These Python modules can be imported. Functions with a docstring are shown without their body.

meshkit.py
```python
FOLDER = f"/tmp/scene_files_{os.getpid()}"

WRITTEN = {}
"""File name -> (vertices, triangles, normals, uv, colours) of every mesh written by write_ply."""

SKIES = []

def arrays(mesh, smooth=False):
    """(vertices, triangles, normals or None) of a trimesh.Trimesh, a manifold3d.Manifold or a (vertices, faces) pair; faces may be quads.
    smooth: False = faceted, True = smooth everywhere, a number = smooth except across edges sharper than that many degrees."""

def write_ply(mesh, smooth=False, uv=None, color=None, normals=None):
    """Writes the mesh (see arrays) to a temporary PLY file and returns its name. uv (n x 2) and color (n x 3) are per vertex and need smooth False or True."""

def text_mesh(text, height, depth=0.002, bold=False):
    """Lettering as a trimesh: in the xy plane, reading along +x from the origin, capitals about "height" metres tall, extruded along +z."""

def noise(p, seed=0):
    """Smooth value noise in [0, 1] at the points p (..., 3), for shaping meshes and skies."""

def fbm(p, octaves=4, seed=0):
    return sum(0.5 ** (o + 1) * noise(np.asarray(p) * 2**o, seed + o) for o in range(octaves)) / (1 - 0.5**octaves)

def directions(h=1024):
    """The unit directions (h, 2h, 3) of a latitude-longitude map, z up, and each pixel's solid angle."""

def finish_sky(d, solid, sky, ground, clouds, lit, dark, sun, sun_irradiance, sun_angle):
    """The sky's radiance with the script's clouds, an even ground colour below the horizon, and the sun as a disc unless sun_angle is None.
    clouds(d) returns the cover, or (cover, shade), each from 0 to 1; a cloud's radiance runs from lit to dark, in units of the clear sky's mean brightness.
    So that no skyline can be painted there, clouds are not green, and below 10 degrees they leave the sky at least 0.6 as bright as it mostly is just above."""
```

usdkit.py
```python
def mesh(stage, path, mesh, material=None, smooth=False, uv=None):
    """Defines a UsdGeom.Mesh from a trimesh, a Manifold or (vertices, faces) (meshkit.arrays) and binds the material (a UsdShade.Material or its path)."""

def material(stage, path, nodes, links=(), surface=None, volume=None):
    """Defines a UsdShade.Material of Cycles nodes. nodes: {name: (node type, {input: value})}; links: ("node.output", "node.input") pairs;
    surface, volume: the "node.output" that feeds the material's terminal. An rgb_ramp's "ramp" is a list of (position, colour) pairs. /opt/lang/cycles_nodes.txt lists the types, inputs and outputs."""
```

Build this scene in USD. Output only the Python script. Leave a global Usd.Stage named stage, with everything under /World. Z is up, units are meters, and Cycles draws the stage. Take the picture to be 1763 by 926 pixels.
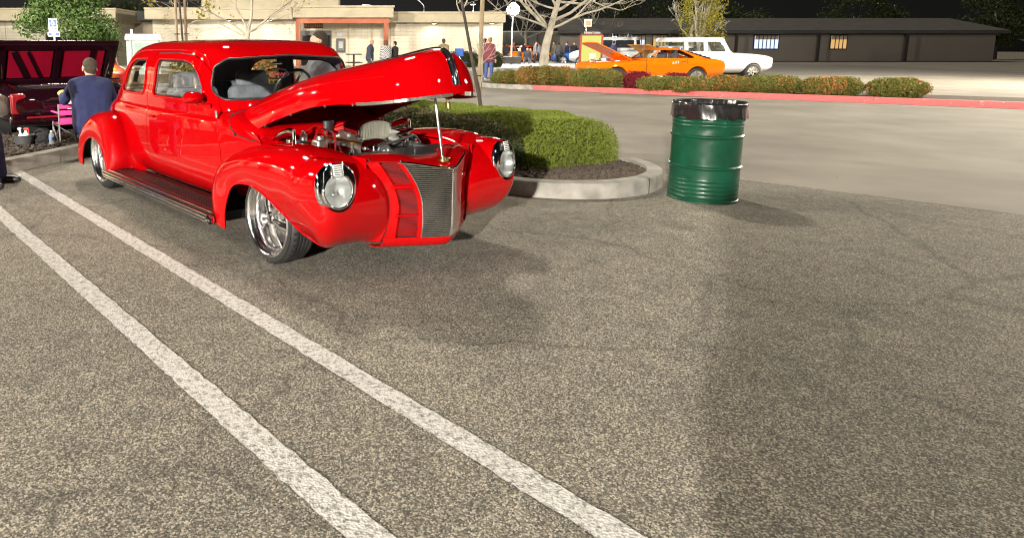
import math, random
import numpy as np, trimesh, manifold3d, shapely, usdkit, meshkit
from shapely.geometry import Polygon
from scipy.interpolate import PchipInterpolator, CubicSpline
from scipy.ndimage import gaussian_filter1d
from scipy.spatial import cKDTree
from pxr import Gf, Sdf, Usd, UsdGeom, UsdLux, UsdShade, Vt

stage = Usd.Stage.CreateInMemory()
UsdGeom.SetStageUpAxis(stage, "Z"); UsdGeom.SetStageMetersPerUnit(stage, 1.0)
UsdGeom.Xform.Define(stage, "/World"); UsdGeom.Scope.Define(stage, "/World/Looks")
PI = math.pi
# ------------------------------------------------------------------ camera
FPX, CAM_H, HORIZON, PX, PY, PW, PH = 1150.0, 1.40, 79.0, 600.0, 252.5, 1763.0, 926.0
PITCH = math.atan((PY - HORIZON) / FPX)
cam = UsdGeom.Camera.Define(stage, "/World/camera")
cam.AddTranslateOp().Set(Gf.Vec3d(0, 0, CAM_H)); cam.AddRotateXOp().Set(90 - math.degrees(PITCH))
cam.CreateHorizontalApertureAttr(36.0); cam.CreateVerticalApertureAttr(36.0 * PH / PW)
cam.CreateFocalLengthAttr(36.0 * FPX / PW)
cam.CreateHorizontalApertureOffsetAttr((PW / 2 - PX) / PW * 36.0)
cam.CreateVerticalApertureOffsetAttr(-(PH / 2 - PY) / PW * 36.0)
cam.CreateClippingRangeAttr(Gf.Vec2f(0.05, 2000)); cam.CreateExposureAttr(0.95)
cam.CreateFStopAttr(5.6); cam.CreateFocusDistanceAttr(5.2)

def mat(name, nodes, links=(), surface="p.BSDF", volume=None):
    return usdkit.material(stage, "/World/Looks/" + name, nodes, links, surface, volume)

# ------------------------------------------------------------------ night sky and lamps
SUN_EL, SUN_AZ = math.radians(50), math.radians(-14)          # unseen high light behind the car, throwing its shadow forward
night = mat("night_sky", {"s": ("sky_texture", {"sky_type": "single_scattering", "sun_disc": False, "sun_elevation": math.radians(25), "sun_rotation": SUN_AZ}),
                          "h": ("hsv", {"saturation": 0.30, "value": 1.0, "fac": 1.0}),
                          "b": ("background_shader", {"strength": 0.0006})}, [("s.color", "h.color"), ("h.color", "b.color")], surface="b.background")
dome = UsdLux.DomeLight.Define(stage, "/World/sky"); dome.GetPrim().SetCustomDataByKey("kind", "structure")
UsdShade.MaterialBindingAPI.Apply(dome.GetPrim()).Bind(night)
FILL_I = 90.0
KEY_I, LEFT_I, WASH_I, RIGHT_I, FLOOD_I = 5600.0, 330.0, 2800.0, 2200.0, 110.0      # lamp strengths (irradiance at one metre)
sun = UsdLux.DistantLight.Define(stage, "/World/unseen_high_light")  # source out of view, lights the lot from high behind the car
sun.CreateIntensityAttr(0.31); sun.CreateAngleAttr(5.0); sun.CreateColorAttr(Gf.Vec3f(1.0, 0.90, 0.72)); sun.CreateNormalizeAttr(True)
sun.AddRotateZOp().Set(math.degrees(-SUN_AZ) ); sun.AddRotateXOp().Set(-(90 - math.degrees(SUN_EL)))

# ------------------------------------------------------------------ helpers
_count = {}
def path_of(name, parent="/World"):
    k = (str(parent), name); n = _count.get(k, 0); _count[k] = n + 1
    return f"{parent}/{name}" if n == 0 else f"{parent}/{name}_{n:03d}"

def tag(prim, label=None, cat=None, group=None, kind=None):
    p = prim.GetPrim() if hasattr(prim, "GetPrim") else prim
    for k, v in (("label", label), ("category", cat), ("group", group), ("kind", kind)):
        if v: p.SetCustomDataByKey(k, v)
    return p

def thing(name, label, cat, loc=(0, 0, 0), rz=0.0, group=None, scale=None, rx=0.0, kind=None):
    x = UsdGeom.Xform.Define(stage, path_of(name)); x.AddTranslateOp().Set(Gf.Vec3d(*map(float, loc)))
    x.AddRotateZOp().Set(math.degrees(rz))
    if rx: x.AddRotateXOp().Set(math.degrees(rx))
    if scale: x.AddScaleOp().Set(Gf.Vec3f(*([scale] * 3 if np.ndim(scale) == 0 else scale)))
    tag(x, label, cat, group, kind); return str(x.GetPath())

def join(*ms):
    flat = []
    for m in ms: flat += list(m) if isinstance(m, (list, tuple)) else [m]
    return trimesh.util.concatenate(flat) if len(flat) > 1 else flat[0]

def obj(name, m, material, parent="/World", smooth=35, label=None, cat=None, group=None, kind=None):
    if isinstance(m, (list, tuple)) and not isinstance(m[0], np.ndarray): m = join(*m)
    p = path_of(name, parent)
    usdkit.mesh(stage, p, m, material, smooth)
    tag(stage.GetPrimAtPath(p), label, cat, group, kind); return p

def dup(src, loc, rz=0.0, label=None, group=None, scale=None, cat=None, kind=None):
    prim = stage.GetPrimAtPath(src); was = prim.GetCustomData(); base = src.rsplit("/", 1)[1]
    if base[-4:-3] == "_" and base[-3:].isdigit(): base = base[:-4]
    r = UsdGeom.Xform.Define(stage, path_of(base)); r.GetPrim().GetReferences().AddInternalReference(Sdf.Path(src))
    r.ClearXformOpOrder()
    r.AddTranslateOp(UsdGeom.XformOp.PrecisionDouble, "c").Set(Gf.Vec3d(*map(float, loc))); r.AddRotateZOp(UsdGeom.XformOp.PrecisionFloat, "c").Set(math.degrees(rz))
    if scale: r.AddScaleOp(UsdGeom.XformOp.PrecisionFloat, "c").Set(Gf.Vec3f(*([scale] * 3 if np.ndim(scale) == 0 else scale)))
    r.GetPrim().SetInstanceable(True)
    tag(r, label or was.get("label"), cat or was.get("category"), group or was.get("group"), kind); return str(r.GetPath())

def T(m, loc=(0, 0, 0), rz=0.0, ry=0.0, rx=0.0):
    m = m.copy(); R = trimesh.transformations.euler_matrix(rx, ry, rz, "sxyz"); R[:3, 3] = loc; m.apply_transform(R); return m
def box(sx, sy, sz, loc=(0, 0, 0), rz=0.0, ry=0.0, rx=0.0): return T(trimesh.creation.box((sx, sy, sz)), loc, rz, ry, rx)
def rbox(sx, sy, sz, r=0.01, loc=(0, 0, 0), rz=0.0, ry=0.0, rx=0.0, n=8):
    s = manifold3d.Manifold.sphere(r, n)
    h = manifold3d.Manifold.batch_hull([s.translate((a * (sx / 2 - r), b * (sy / 2 - r), c * (sz / 2 - r))) for a in (-1, 1) for b in (-1, 1) for c in (-1, 1)])
    return T(fm(h), loc, rz, ry, rx)
def cyl(r, h, loc=(0, 0, 0), n=20, rz=0.0, ry=0.0, rx=0.0): return T(trimesh.creation.cylinder(radius=r, height=h, sections=n), loc, rz, ry, rx)
def between(a, b, r, r2=None, n=10):
    a, b = np.asarray(a, float), np.asarray(b, float); return sweep([a, b], [r, r if r2 is None else r2], n)
def ball(r, loc=(0, 0, 0), n=2, s=(1, 1, 1)):
    m = trimesh.creation.icosphere(n, r); m.apply_scale(s); m.apply_translation(loc); return m
def to_m(m):
    m = m.copy(); m.merge_vertices(); return manifold3d.Manifold(manifold3d.Mesh(np.asarray(m.vertices, np.float32), np.asarray(m.faces, np.uint32)))
def fm(m):
    k = m.to_mesh(); return trimesh.Trimesh(k.vert_properties[:, :3], k.tri_verts, process=False)
def poly(p): return p if hasattr(p, "exterior") else Polygon(p)
def prism(pts, h0, h1, axis="z"):
    """Extrudes a 2D outline: axis z: (x,y)->z; axis y: (x,z)->y; axis x: (y,z)->x."""
    m = trimesh.creation.extrude_polygon(poly(pts), h1 - h0, engine="earcut"); v = np.array(m.vertices); v[:, 2] += h0
    if axis == "y": v = v[:, [0, 2, 1]]; m = trimesh.Trimesh(v, m.faces[:, ::-1], process=False)
    elif axis == "x": m = trimesh.Trimesh(v[:, [2, 0, 1]], m.faces, process=False)
    else: m = trimesh.Trimesh(v, m.faces, process=False)
    return m
def roundpoly(pts, r=0.03, n=8):
    p = poly(pts); return p.buffer(-r, quad_segs=n).buffer(r, quad_segs=n)
def grid(P, close_u=False, close_v=False, flip=False):
    """Quad sheet from P (n, m, 3)."""
    P = np.asarray(P, float); n, m = P.shape[:2]; I = np.arange(n * m).reshape(n, m)
    if close_u: I = np.vstack([I, I[:1]])
    if close_v: I = np.hstack([I, I[:, :1]])
    a, b, c, d = I[:-1, :-1].ravel(), I[1:, :-1].ravel(), I[1:, 1:].ravel(), I[:-1, 1:].ravel()
    f = np.vstack([np.stack([a, b, c], 1), np.stack([a, c, d], 1)])
    if flip: f = f[:, ::-1]
    t = trimesh.Trimesh(P.reshape(-1, 3), f, process=False); t.merge_vertices(digits_vertex=6); t.update_faces(t.nondegenerate_faces()); t.remove_unreferenced_vertices(); return t
def vnormals(t):
    n = np.zeros_like(t.vertices); f = t.faces; c = np.cross(t.vertices[f[:, 1]] - t.vertices[f[:, 0]], t.vertices[f[:, 2]] - t.vertices[f[:, 0]])
    for k in range(3): np.add.at(n, f[:, k], c)
    return n / np.maximum(np.linalg.norm(n, axis=1, keepdims=True), 1e-12)
def thicken(t, d, off=0.0):
    """Closed shell: the sheet moved by off along its normals and again by off-d (d inwards), rims stitched."""
    n = vnormals(t); A, B = t.vertices + n * off, t.vertices + n * (off - d); N = len(A); f = t.faces
    e = np.sort(np.vstack([f[:, [0, 1]], f[:, [1, 2]], f[:, [2, 0]]]), axis=1); d_ = np.vstack([f[:, [0, 1]], f[:, [1, 2]], f[:, [2, 0]]])
    u, idx, cnt = np.unique(e, axis=0, return_index=True, return_counts=True); b = d_[idx[cnt == 1]]
    rim = np.vstack([np.stack([b[:, 1], b[:, 0], b[:, 0] + N], 1), np.stack([b[:, 1], b[:, 0] + N, b[:, 1] + N], 1)])
    return trimesh.Trimesh(np.vstack([A, B]), np.vstack([f, f[:, ::-1] + N, rim]), process=False)
def sweep(pts, r, n=8, closed=False, caps=True, up=None, prof=None):
    """Tube (or a profile (k,2) in the normal/binormal frame) along points; r a number or one per point."""
    P = np.asarray(pts, float); k = len(P); r = np.broadcast_to(np.asarray(r, float), (k,))
    tg = np.roll(P, -1, 0) - np.roll(P, 1, 0) if closed else np.gradient(P, axis=0)
    tg /= np.maximum(np.linalg.norm(tg, axis=1, keepdims=True), 1e-12)
    ref = np.array(up if up is not None else ([0, 0, 1] if abs(tg[0][2]) < .9 else [1, 0, 0]), float)
    N = []
    v = ref - tg[0] * ref.dot(tg[0]); v /= np.linalg.norm(v)
    for i in range(k):
        if up is not None: v = ref - tg[i] * ref.dot(tg[i])
        else: v = v - tg[i] * v.dot(tg[i])
        v = v / max(np.linalg.norm(v), 1e-9); N.append(v)
    N = np.array(N); B = np.cross(tg, N)
    if prof is None:
        a = np.arange(n) / n * 2 * PI; prof = np.stack([np.cos(a), np.sin(a)], 1)
    prof = np.asarray(prof, float); n = len(prof)
    V = P[:, None] + r[:, None, None] * (prof[None, :, :1] * N[:, None] + prof[None, :, 1:] * B[:, None])
    t = grid(V, close_u=closed, close_v=True, flip=True)
    if caps and not closed:
        f = [[0, i + 1, i] for i in range(1, n - 1)]; o = (k - 1) * n
        g = [[o, o + i, o + i + 1] for i in range(1, n - 1)]
        t = trimesh.Trimesh(V.reshape(-1, 3), np.vstack([t_faces(k, n), f, g]), process=False)
        t.merge_vertices(digits_vertex=6); t.update_faces(t.nondegenerate_faces())
    return t
def t_faces(k, n):
    I = np.arange(k * n).reshape(k, n); I = np.hstack([I, I[:, :1]])
    a, b, c, d = I[:-1, :-1].ravel(), I[1:, :-1].ravel(), I[1:, 1:].ravel(), I[:-1, 1:].ravel()
    return np.vstack([np.stack([a, c, b], 1), np.stack([a, d, c], 1)])
def lathe(prof, n=32, axis="z"):
    """prof: (r, h) pairs."""
    a = np.arange(n) / n * 2 * PI; p = np.asarray(prof, float)
    P = np.stack([p[:, :1] * np.cos(a), p[:, :1] * np.sin(a), np.repeat(p[:, 1:], n, 1)], 2)
    t = grid(P, close_v=True, flip=True)
    if axis == "y": t.vertices = t.vertices[:, [0, 2, 1]]; t.invert()
    if axis == "x": t.vertices = t.vertices[:, [2, 0, 1]]
    return t
def pch(x, y): return PchipInterpolator(np.asarray(x, float), np.asarray(y, float))
def resample(P, n, closed=True):
    P = np.asarray(P, float); Q = np.vstack([P, P[:1]]) if closed else P
    s = np.r_[0, np.cumsum(np.linalg.norm(np.diff(Q, axis=0), axis=1))]; t = np.linspace(0, s[-1], n + 1)[:-1] if closed else np.linspace(0, s[-1], n)
    return np.stack([np.interp(t, s, Q[:, k]) for k in range(Q.shape[1])], 1)
def skin(name, m, refs, material, parent, **kw):
    """Writes a cut panel with the smooth normals of the sheet it was cut from (refs: sheets), flat on cut faces."""
    V, F = np.asarray(m.vertices, float), np.asarray(m.faces); RV = np.vstack([np.asarray(r.vertices) for r in refs]); RN = np.vstack([vnormals(r) for r in refs])
    tree = cKDTree(RV); d, i = tree.query(V, k=4); w = 1 / np.maximum(d, 1e-5) ** 2
    SN = (RN[i] * w[..., None]).sum(1); SN /= np.maximum(np.linalg.norm(SN, axis=1, keepdims=True), 1e-9)
    c = np.cross(V[F[:, 1]] - V[F[:, 0]], V[F[:, 2]] - V[F[:, 0]]); ln = np.linalg.norm(c, axis=1); ok = ln > 1e-12; F, c = F[ok], c[ok] / ln[ok][:, None]
    up, dn = (SN[F] * c[:, None]).sum(2).min(1) > 0.72, (SN[F] * c[:, None]).sum(2).max(1) < -0.72
    NV, NN, NF = [], [], []; off = 0
    for sel, sg in ((up, 1), (dn, -1)):
        f = F[sel]
        if len(f): NV.append(V); NN.append(SN * sg); NF.append(f + off); off += len(V)
    f = F[~(up | dn)]
    if len(f):
        NV.append(V[f].reshape(-1, 3)); NN.append(np.repeat(c[~(up | dn)], 3, 0)); NF.append(np.arange(len(f) * 3).reshape(-1, 3) + off)
    NV, NN, NF = np.vstack(NV), np.vstack(NN), np.vstack(NF)
    u, inv = np.unique(NF, return_inverse=True)
    p = path_of(name, parent); g = UsdGeom.Mesh.Define(stage, p)
    g.CreatePointsAttr(Vt.Vec3fArray.FromNumpy(NV[u].astype(np.float32))); g.CreateFaceVertexCountsAttr(Vt.IntArray.FromNumpy(np.full(len(NF), 3, np.int32)))
    g.CreateFaceVertexIndicesAttr(Vt.IntArray.FromNumpy(inv.reshape(-1).astype(np.int32))); g.CreateSubdivisionSchemeAttr("none")
    g.CreateNormalsAttr(Vt.Vec3fArray.FromNumpy(NN[u].astype(np.float32))); g.SetNormalsInterpolation("vertex")
    UsdShade.MaterialBindingAPI.Apply(g.GetPrim()).Bind(material); tag(g, **kw); return p

# ------------------------------------------------------------------ materials
def plain(name, col, rough=0.5, metal=0.0, coat=0.0, spec=0.5, bump=None, var=None, **kw):
    """Principled with a little colour variation (var: amount, scale) and fine relief (bump: scale, distance)."""
    nodes = {"p": ("principled_bsdf", {"base_color": col, "roughness": rough, "metallic": metal, "coat_weight": coat, "specular_ior_level": spec, **kw})}; links = []
    if var or bump: nodes["g"] = ("texture_coordinate", {})
    if var:
        a, s = var; nodes["n"] = ("noise_texture", {"scale": s, "detail": 4}); links += [("g.object", "n.vector")]
        nodes["r"] = ("rgb_ramp", {"ramp": [(0.3, tuple(c * (1 - a) for c in col)), (0.7, tuple(min(1, c * (1 + a)) for c in col))]}); links += [("n.fac", "r.fac"), ("r.color", "p.base_color")]
    if bump:
        s, d = bump; nodes["bn"] = ("noise_texture", {"scale": s, "detail": 3}); nodes["b"] = ("bump", {"distance": d, "strength": 1.0})
        links += [("g.object", "bn.vector"), ("bn.fac", "b.height"), ("b.normal", "p.normal")]
    return mat(name, nodes, links)
M = {}
def car_paint(name, col, rough=0.32, flake=0.0):
    return mat(name, {"p": ("principled_bsdf", {"base_color": col, "roughness": 0.5, "metallic": flake, "coat_weight": 1.0, "coat_roughness": 0.012, "coat_ior": 1.55, "specular_ior_level": 0.0}),
                      "g": ("texture_coordinate", {}), "n": ("noise_texture", {"scale": 9.0, "detail": 2}), "b": ("bump", {"distance": 0.0006, "strength": 0.5})},
               [("g.object", "n.vector"), ("n.fac", "b.height"), ("b.normal", "p.coat_normal")])
M["red"] = car_paint("red_paint", (0.33, 0.0005, 0.0015))
M["chrome"] = plain("chrome", (0.86, 0.86, 0.87), 0.06, 1.0)
M["steel"] = plain("brushed_steel", (0.62, 0.62, 0.62), 0.28, 1.0)
M["barchrome"] = plain("grille_stainless", (0.90, 0.89, 0.87), 0.17, 1.0)
M["silvered"] = plain("silvered_reflector", (0.74, 0.74, 0.73), 0.2, 0.8)
M["alu"] = plain("cast_aluminium", (0.62, 0.61, 0.58), 0.38, 1.0, bump=(60, 0.001))
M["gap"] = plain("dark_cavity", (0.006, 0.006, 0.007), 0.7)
M["rubber"] = plain("tyre_rubber", (0.018, 0.018, 0.019), 0.55, bump=(90, 0.0006), var=(0.25, 6))
M["blackplastic"] = plain("black_plastic", (0.02, 0.02, 0.022), 0.35, var=(0.2, 8))
M["blackgloss"] = plain("black_gloss", (0.008, 0.008, 0.01), 0.12, coat=1.0)
M["greycloth"] = plain("grey_seat_cloth", (0.17, 0.175, 0.20), 0.9, bump=(220, 0.002), var=(0.25, 12))
M["darkcloth"] = plain("charcoal_trim", (0.085, 0.088, 0.10), 0.85, bump=(180, 0.001))
M["matteblack"] = plain("matte_black", (0.025, 0.025, 0.026), 0.6, var=(0.2, 10))
M["boardblack"] = plain("running_board_rubber", (0.010, 0.009, 0.010), 0.28, coat=.3)
M["wheelchrome"] = plain("wheel_chrome", (0.93, 0.93, 0.94), 0.15, 1.0)
M["brass"] = plain("brass", (0.72, 0.55, 0.25), 0.25, 1.0)
M["glass"] = mat("car_glass", {"lw": ("layer_weight", {"blend": 0.5}), "pw": ("math", {"math_type": "power", "value2": 5.0}), "ma": ("math", {"math_type": "multiply_add", "value2": 0.9, "value3": 0.04}), "t": ("transparent_bsdf", {"color": (0.95, 0.97, 0.97)}), "g": ("glossy_bsdf", {"color": (1, 1, 1), "roughness": 0.01}), "m": ("mix_closure", {})},
                 [("lw.facing", "pw.value1"), ("pw.value", "ma.value1"), ("ma.value", "m.fac"), ("t.BSDF", "m.closure1"), ("g.BSDF", "m.closure2")], surface="m.closure")
M["lens"] = mat("lamp_glass", {"g": ("texture_coordinate", {}), "w": ("wave_texture", {"scale": 42.0, "bands_direction": "y"}), "b": ("bump", {"distance": 0.0015, "strength": 0.5}),
                               "lw": ("layer_weight", {"blend": 0.5}), "pw": ("math", {"math_type": "power", "value2": 5.0}), "ma": ("math", {"math_type": "multiply_add", "value2": 0.9, "value3": 0.04}), "t": ("transparent_bsdf", {"color": (0.93, 0.95, 0.95)}), "s": ("glossy_bsdf", {"color": (0.95, 0.95, 0.95), "roughness": 0.08}), "m": ("mix_closure", {}),
                               "d": ("diffuse_bsdf", {"color": (0.8, 0.8, 0.8)}), "m2": ("mix_closure", {"fac": 0.035})},
                [("g.object", "w.vector"), ("w.fac", "b.height"), ("b.normal", "s.normal"), ("lw.facing", "pw.value1"), ("pw.value", "ma.value1"), ("ma.value", "m.fac"), ("t.BSDF", "m.closure1"), ("s.BSDF", "m.closure2"), ("m.closure", "m2.closure1"), ("d.BSDF", "m2.closure2")], surface="m2.closure")
def Pw(u, v, dist):
    """World point at a pixel of the picture's visible area, dist metres ahead."""
    a, b = (u - PX) / FPX, (PY - v) / FPX; c, s = math.cos(PITCH), math.sin(PITCH)
    r = np.array([a, c + b * s, -s + b * c]); return np.array([0, 0, CAM_H]) + r * (dist / r[1])
def Pg(u, v, z=0.0):
    a, b = (u - PX) / FPX, (PY - v) / FPX; c, s = math.cos(PITCH), math.sin(PITCH)
    r = np.array([a, c + b * s, -s + b * c]); return np.array([0, 0, CAM_H]) + r * ((z - CAM_H) / r[2])
# ================================================================== the red hot rod coupe
CAR = thing("hot_rod_coupe", "glossy red vintage hot rod coupe parked with its hood propped open", "car", (0.099, 4.692, 0), -0.897)
RW, FW = -3.0, 0.0          # axle stations
# --- greenhouse: stacked plan sections
_g = np.array([[0.8, -0.7, -3.7, 0.735], [0.88, -0.725, -3.54, 0.732], [0.98, -0.755, -3.375, 0.737], [1.08, -0.7982, -3.2782, 0.7178], [1.18, -0.8461, -3.1861, 0.7066], [1.26, -0.8843, -3.0943, 0.688], [1.32, -0.918, -3.003, 0.666], [1.365, -0.962, -2.892, 0.64], [1.4, -1.0262, -2.7612, 0.6], [1.428, -1.1306, -2.6006, 0.535], [1.446, -1.3102, -2.3902, 0.3797], [1.455, -1.52, -2.12, 0.204], [1.457, -1.8, -1.88, 0.0]])
_gp = np.linspace(0, 1, len(_g)); _gi = [pch(_gp, _g[:, k]) for k in range(4)]
_gz = pch(_g[:, 0], _gp); GXM, GNF, GNR = -1.86, 5.5, 3.3
def dome_pt(p, th):
    z, xf, xr, w = (f(p) for f in _gi); c, s = np.cos(th), np.sin(th)
    n = np.where(c > 0, GNF, GNR); e = np.where(c > 0, xf - GXM, GXM - xr)
    return np.stack([GXM + e * np.sign(c) * np.abs(c) ** (2 / n), w * np.sign(s) * np.abs(s) ** (2 / n), z + 0 * th], -1)
_th = np.linspace(0, 2 * PI, 241)[:-1]; _th = _th + 0.25 * np.sin(2 * _th) * 0.0
DOME = grid(np.array([dome_pt(p, _th) for p in np.linspace(0, 1, 90)]), close_v=True)
if vnormals(DOME)[:, 2].mean() < 0: DOME.invert()
def dome_y(x, z):
    p = _gz(np.clip(z, .80, 1.457)); xf, xr, w = _gi[1](p), _gi[2](p), _gi[3](p); x = np.asarray(x, float)
    f = x > GXM; n = np.where(f, GNF, GNR); t = np.where(f, (x - GXM) / (xf - GXM), (GXM - x) / (GXM - xr))
    return w * np.maximum(1 - np.clip(t, 0, 1) ** n, 0) ** (1 / n)
def dome_x(y, z, front=True):
    p = _gz(np.clip(z, .80, 1.457)); e = (_gi[1](p) - GXM) if front else (_gi[2](p) - GXM); n = GNF if front else GNR
    return GXM + e * np.maximum(1 - np.clip(np.abs(y) / _gi[3](p), 0, 1) ** n, 0) ** (1 / n)
# --- lower body: stations along x
_bx = [-4.12,-4.09,-4.0,-3.85,-3.6,-3.3,-3.0,-2.5,-2.0,-1.5,-1.1,-.82,-.6,-.40]
_bw = pch(_bx, [.0,.16,.30,.42,.545,.635,.69,.735,.752,.748,.73,.70,.655,.60])
_bt = pch(_bx, [.42,.50,.58,.675,.79,.885,.935,.95,.95,.95,.95,.945,.89,.82])
_bb = pch(_bx, [.40,.33,.28,.25,.22,.19,.17,.165,.165,.165,.165,.17,.22,.30])
BNT = 6.0
def body_y(x, z):
    w, t, b = _bw(x), _bt(x), _bb(x); zc = b + .62 * (t - b); h = np.where(z > zc, t - zc, zc - b); n = np.where(z > zc, BNT, 3.6)
    return w * np.maximum(1 - np.clip(np.abs(z - zc) / h, 0, 1) ** n, 0) ** (1 / n)
_st = np.r_[np.linspace(-4.12, -3.9, 12), np.linspace(-3.88, -.40, 130)]; _ph = np.linspace(0, 2 * PI, 181)[:-1]
def body_sec(x):
    w, t, b = _bw(x), _bt(x), _bb(x); zc = b + .62 * (t - b); c, s = np.cos(_ph), np.sin(_ph); n = np.where(s > 0, BNT, 3.6); h = np.where(s > 0, t - zc, zc - b)
    return np.stack([x + 0 * _ph, w * np.sign(c) * np.abs(c) ** (2 / n), zc + h * np.sign(s) * np.abs(s) ** (2 / n)], -1)
_B = np.array([body_sec(x) for x in _st]); TUB = grid(np.concatenate([_B, np.repeat(_B[-1:].mean(1, keepdims=True), 180, 1)]), close_v=True)
if np.einsum("ij,ij->i", vnormals(TUB), TUB.vertices - [-2, 0, .6]).mean() < 0: TUB.invert()
_tub_in = TUB.copy(); _tub_in.vertices = TUB.vertices - vnormals(TUB) * .012; _tub_in.invert()
TUBM = to_m(trimesh.util.concatenate([TUB, _tub_in])); DOMEM = to_m(thicken(DOME, .014))
DOMEM = DOMEM.trim_by_plane((0, 0, 1), .885)
cabin = to_m(prism([tuple(dome_pt(.06, t)[:2] * [1, .95]) for t in np.linspace(0, 2 * PI, 80)[:-1]], .70, 1.2))
cabin = cabin.trim_by_plane((-1, 0, 0), 0.80).trim_by_plane((1, 0, 0), -3.0)
TUBM = TUBM - cabin
arch = lambda x, r, y0, y1: to_m(T(cyl(r, y1 - y0, n=48, rx=PI / 2), (x, (y0 + y1) / 2, .33)))
TUBM = TUBM - arch(RW, .44, -1, -.5) - arch(RW, .44, .5, 1)
# --- openings
DW = roundpoly([(-1.93, 0.985), (-1.08, 0.985), (-1.055, 1.03), (-1.085, 1.1), (-1.145, 1.185), (-1.265, 1.262), (-1.405, 1.285), (-1.905, 1.285)], .05)      # door window
QW = roundpoly([(-2.135, 0.985), (-2.765, 0.985), (-2.735, 1.06), (-2.665, 1.16), (-2.565, 1.235), (-2.415, 1.28), (-2.135, 1.285)], .05)        # quarter window
DOOR = roundpoly([(-0.775, 0.262), (-0.8, 0.55), (-0.825, 0.84), (-0.88, 0.95), (-0.905, 1.03), (-0.95, 1.12), (-1.02, 1.21), (-1.13, 1.285), (-1.28, 1.33), (-1.55, 1.343), (-1.99, 1.338), (-2.055, 0.95), (-2.08, 0.63), (-2.01, 0.4), (-1.88, 0.262)], .02)
WS = roundpoly([(-0.664, 1.0), (0.664, 1.0), (0.6586, 1.12), (0.6239, 1.245), (0.5425, 1.3), (0.0, 1.325), (-0.5425, 1.3), (-0.6239, 1.245), (-0.6586, 1.12)], .065)
RWIN = roundpoly([(-.36, 1.09), (.36, 1.09), (.38, 1.15), (.33, 1.25), (-.33, 1.25), (-.38, 1.15)], .05)
def both(p, g=0.0, y0=.30, y1=1.0): q = poly(p).buffer(g, quad_segs=6); return to_m(prism(q, y0, y1, "y")) + to_m(prism(q, -y1, -y0, "y"))
def xpr(p, g, x0, x1): return to_m(prism(poly(p).buffer(g, quad_segs=6), x0, x1, "x"))
wins = both(DW) + both(QW) + xpr(WS, 0, -1.7, 0) + xpr(RWIN, 0, -3.9, -2.5)
DOMEM = DOMEM - wins
gapw = .0038
doorR = lambda g: to_m(prism(poly(DOOR).buffer(g, quad_segs=6), -1.2, -.3, "y")); doorL = lambda g: to_m(prism(poly(DOOR).buffer(g, quad_segs=6), .3, 1.2, "y"))
body_cut = TUBM - doorR(gapw) - doorL(gapw); roof_cut = DOMEM - doorR(gapw) - doorL(gapw)
REFS = [TUB, DOME]
skin("body", fm(body_cut), [TUB], M["red"], CAR)
skin("roof", fm(roof_cut), [DOME], M["red"], CAR)
def outline3(p, n, fn): q = resample(np.array(poly(p).exterior.coords)[:-1], n); return np.array([fn(a, b) for a, b in q])
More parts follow.
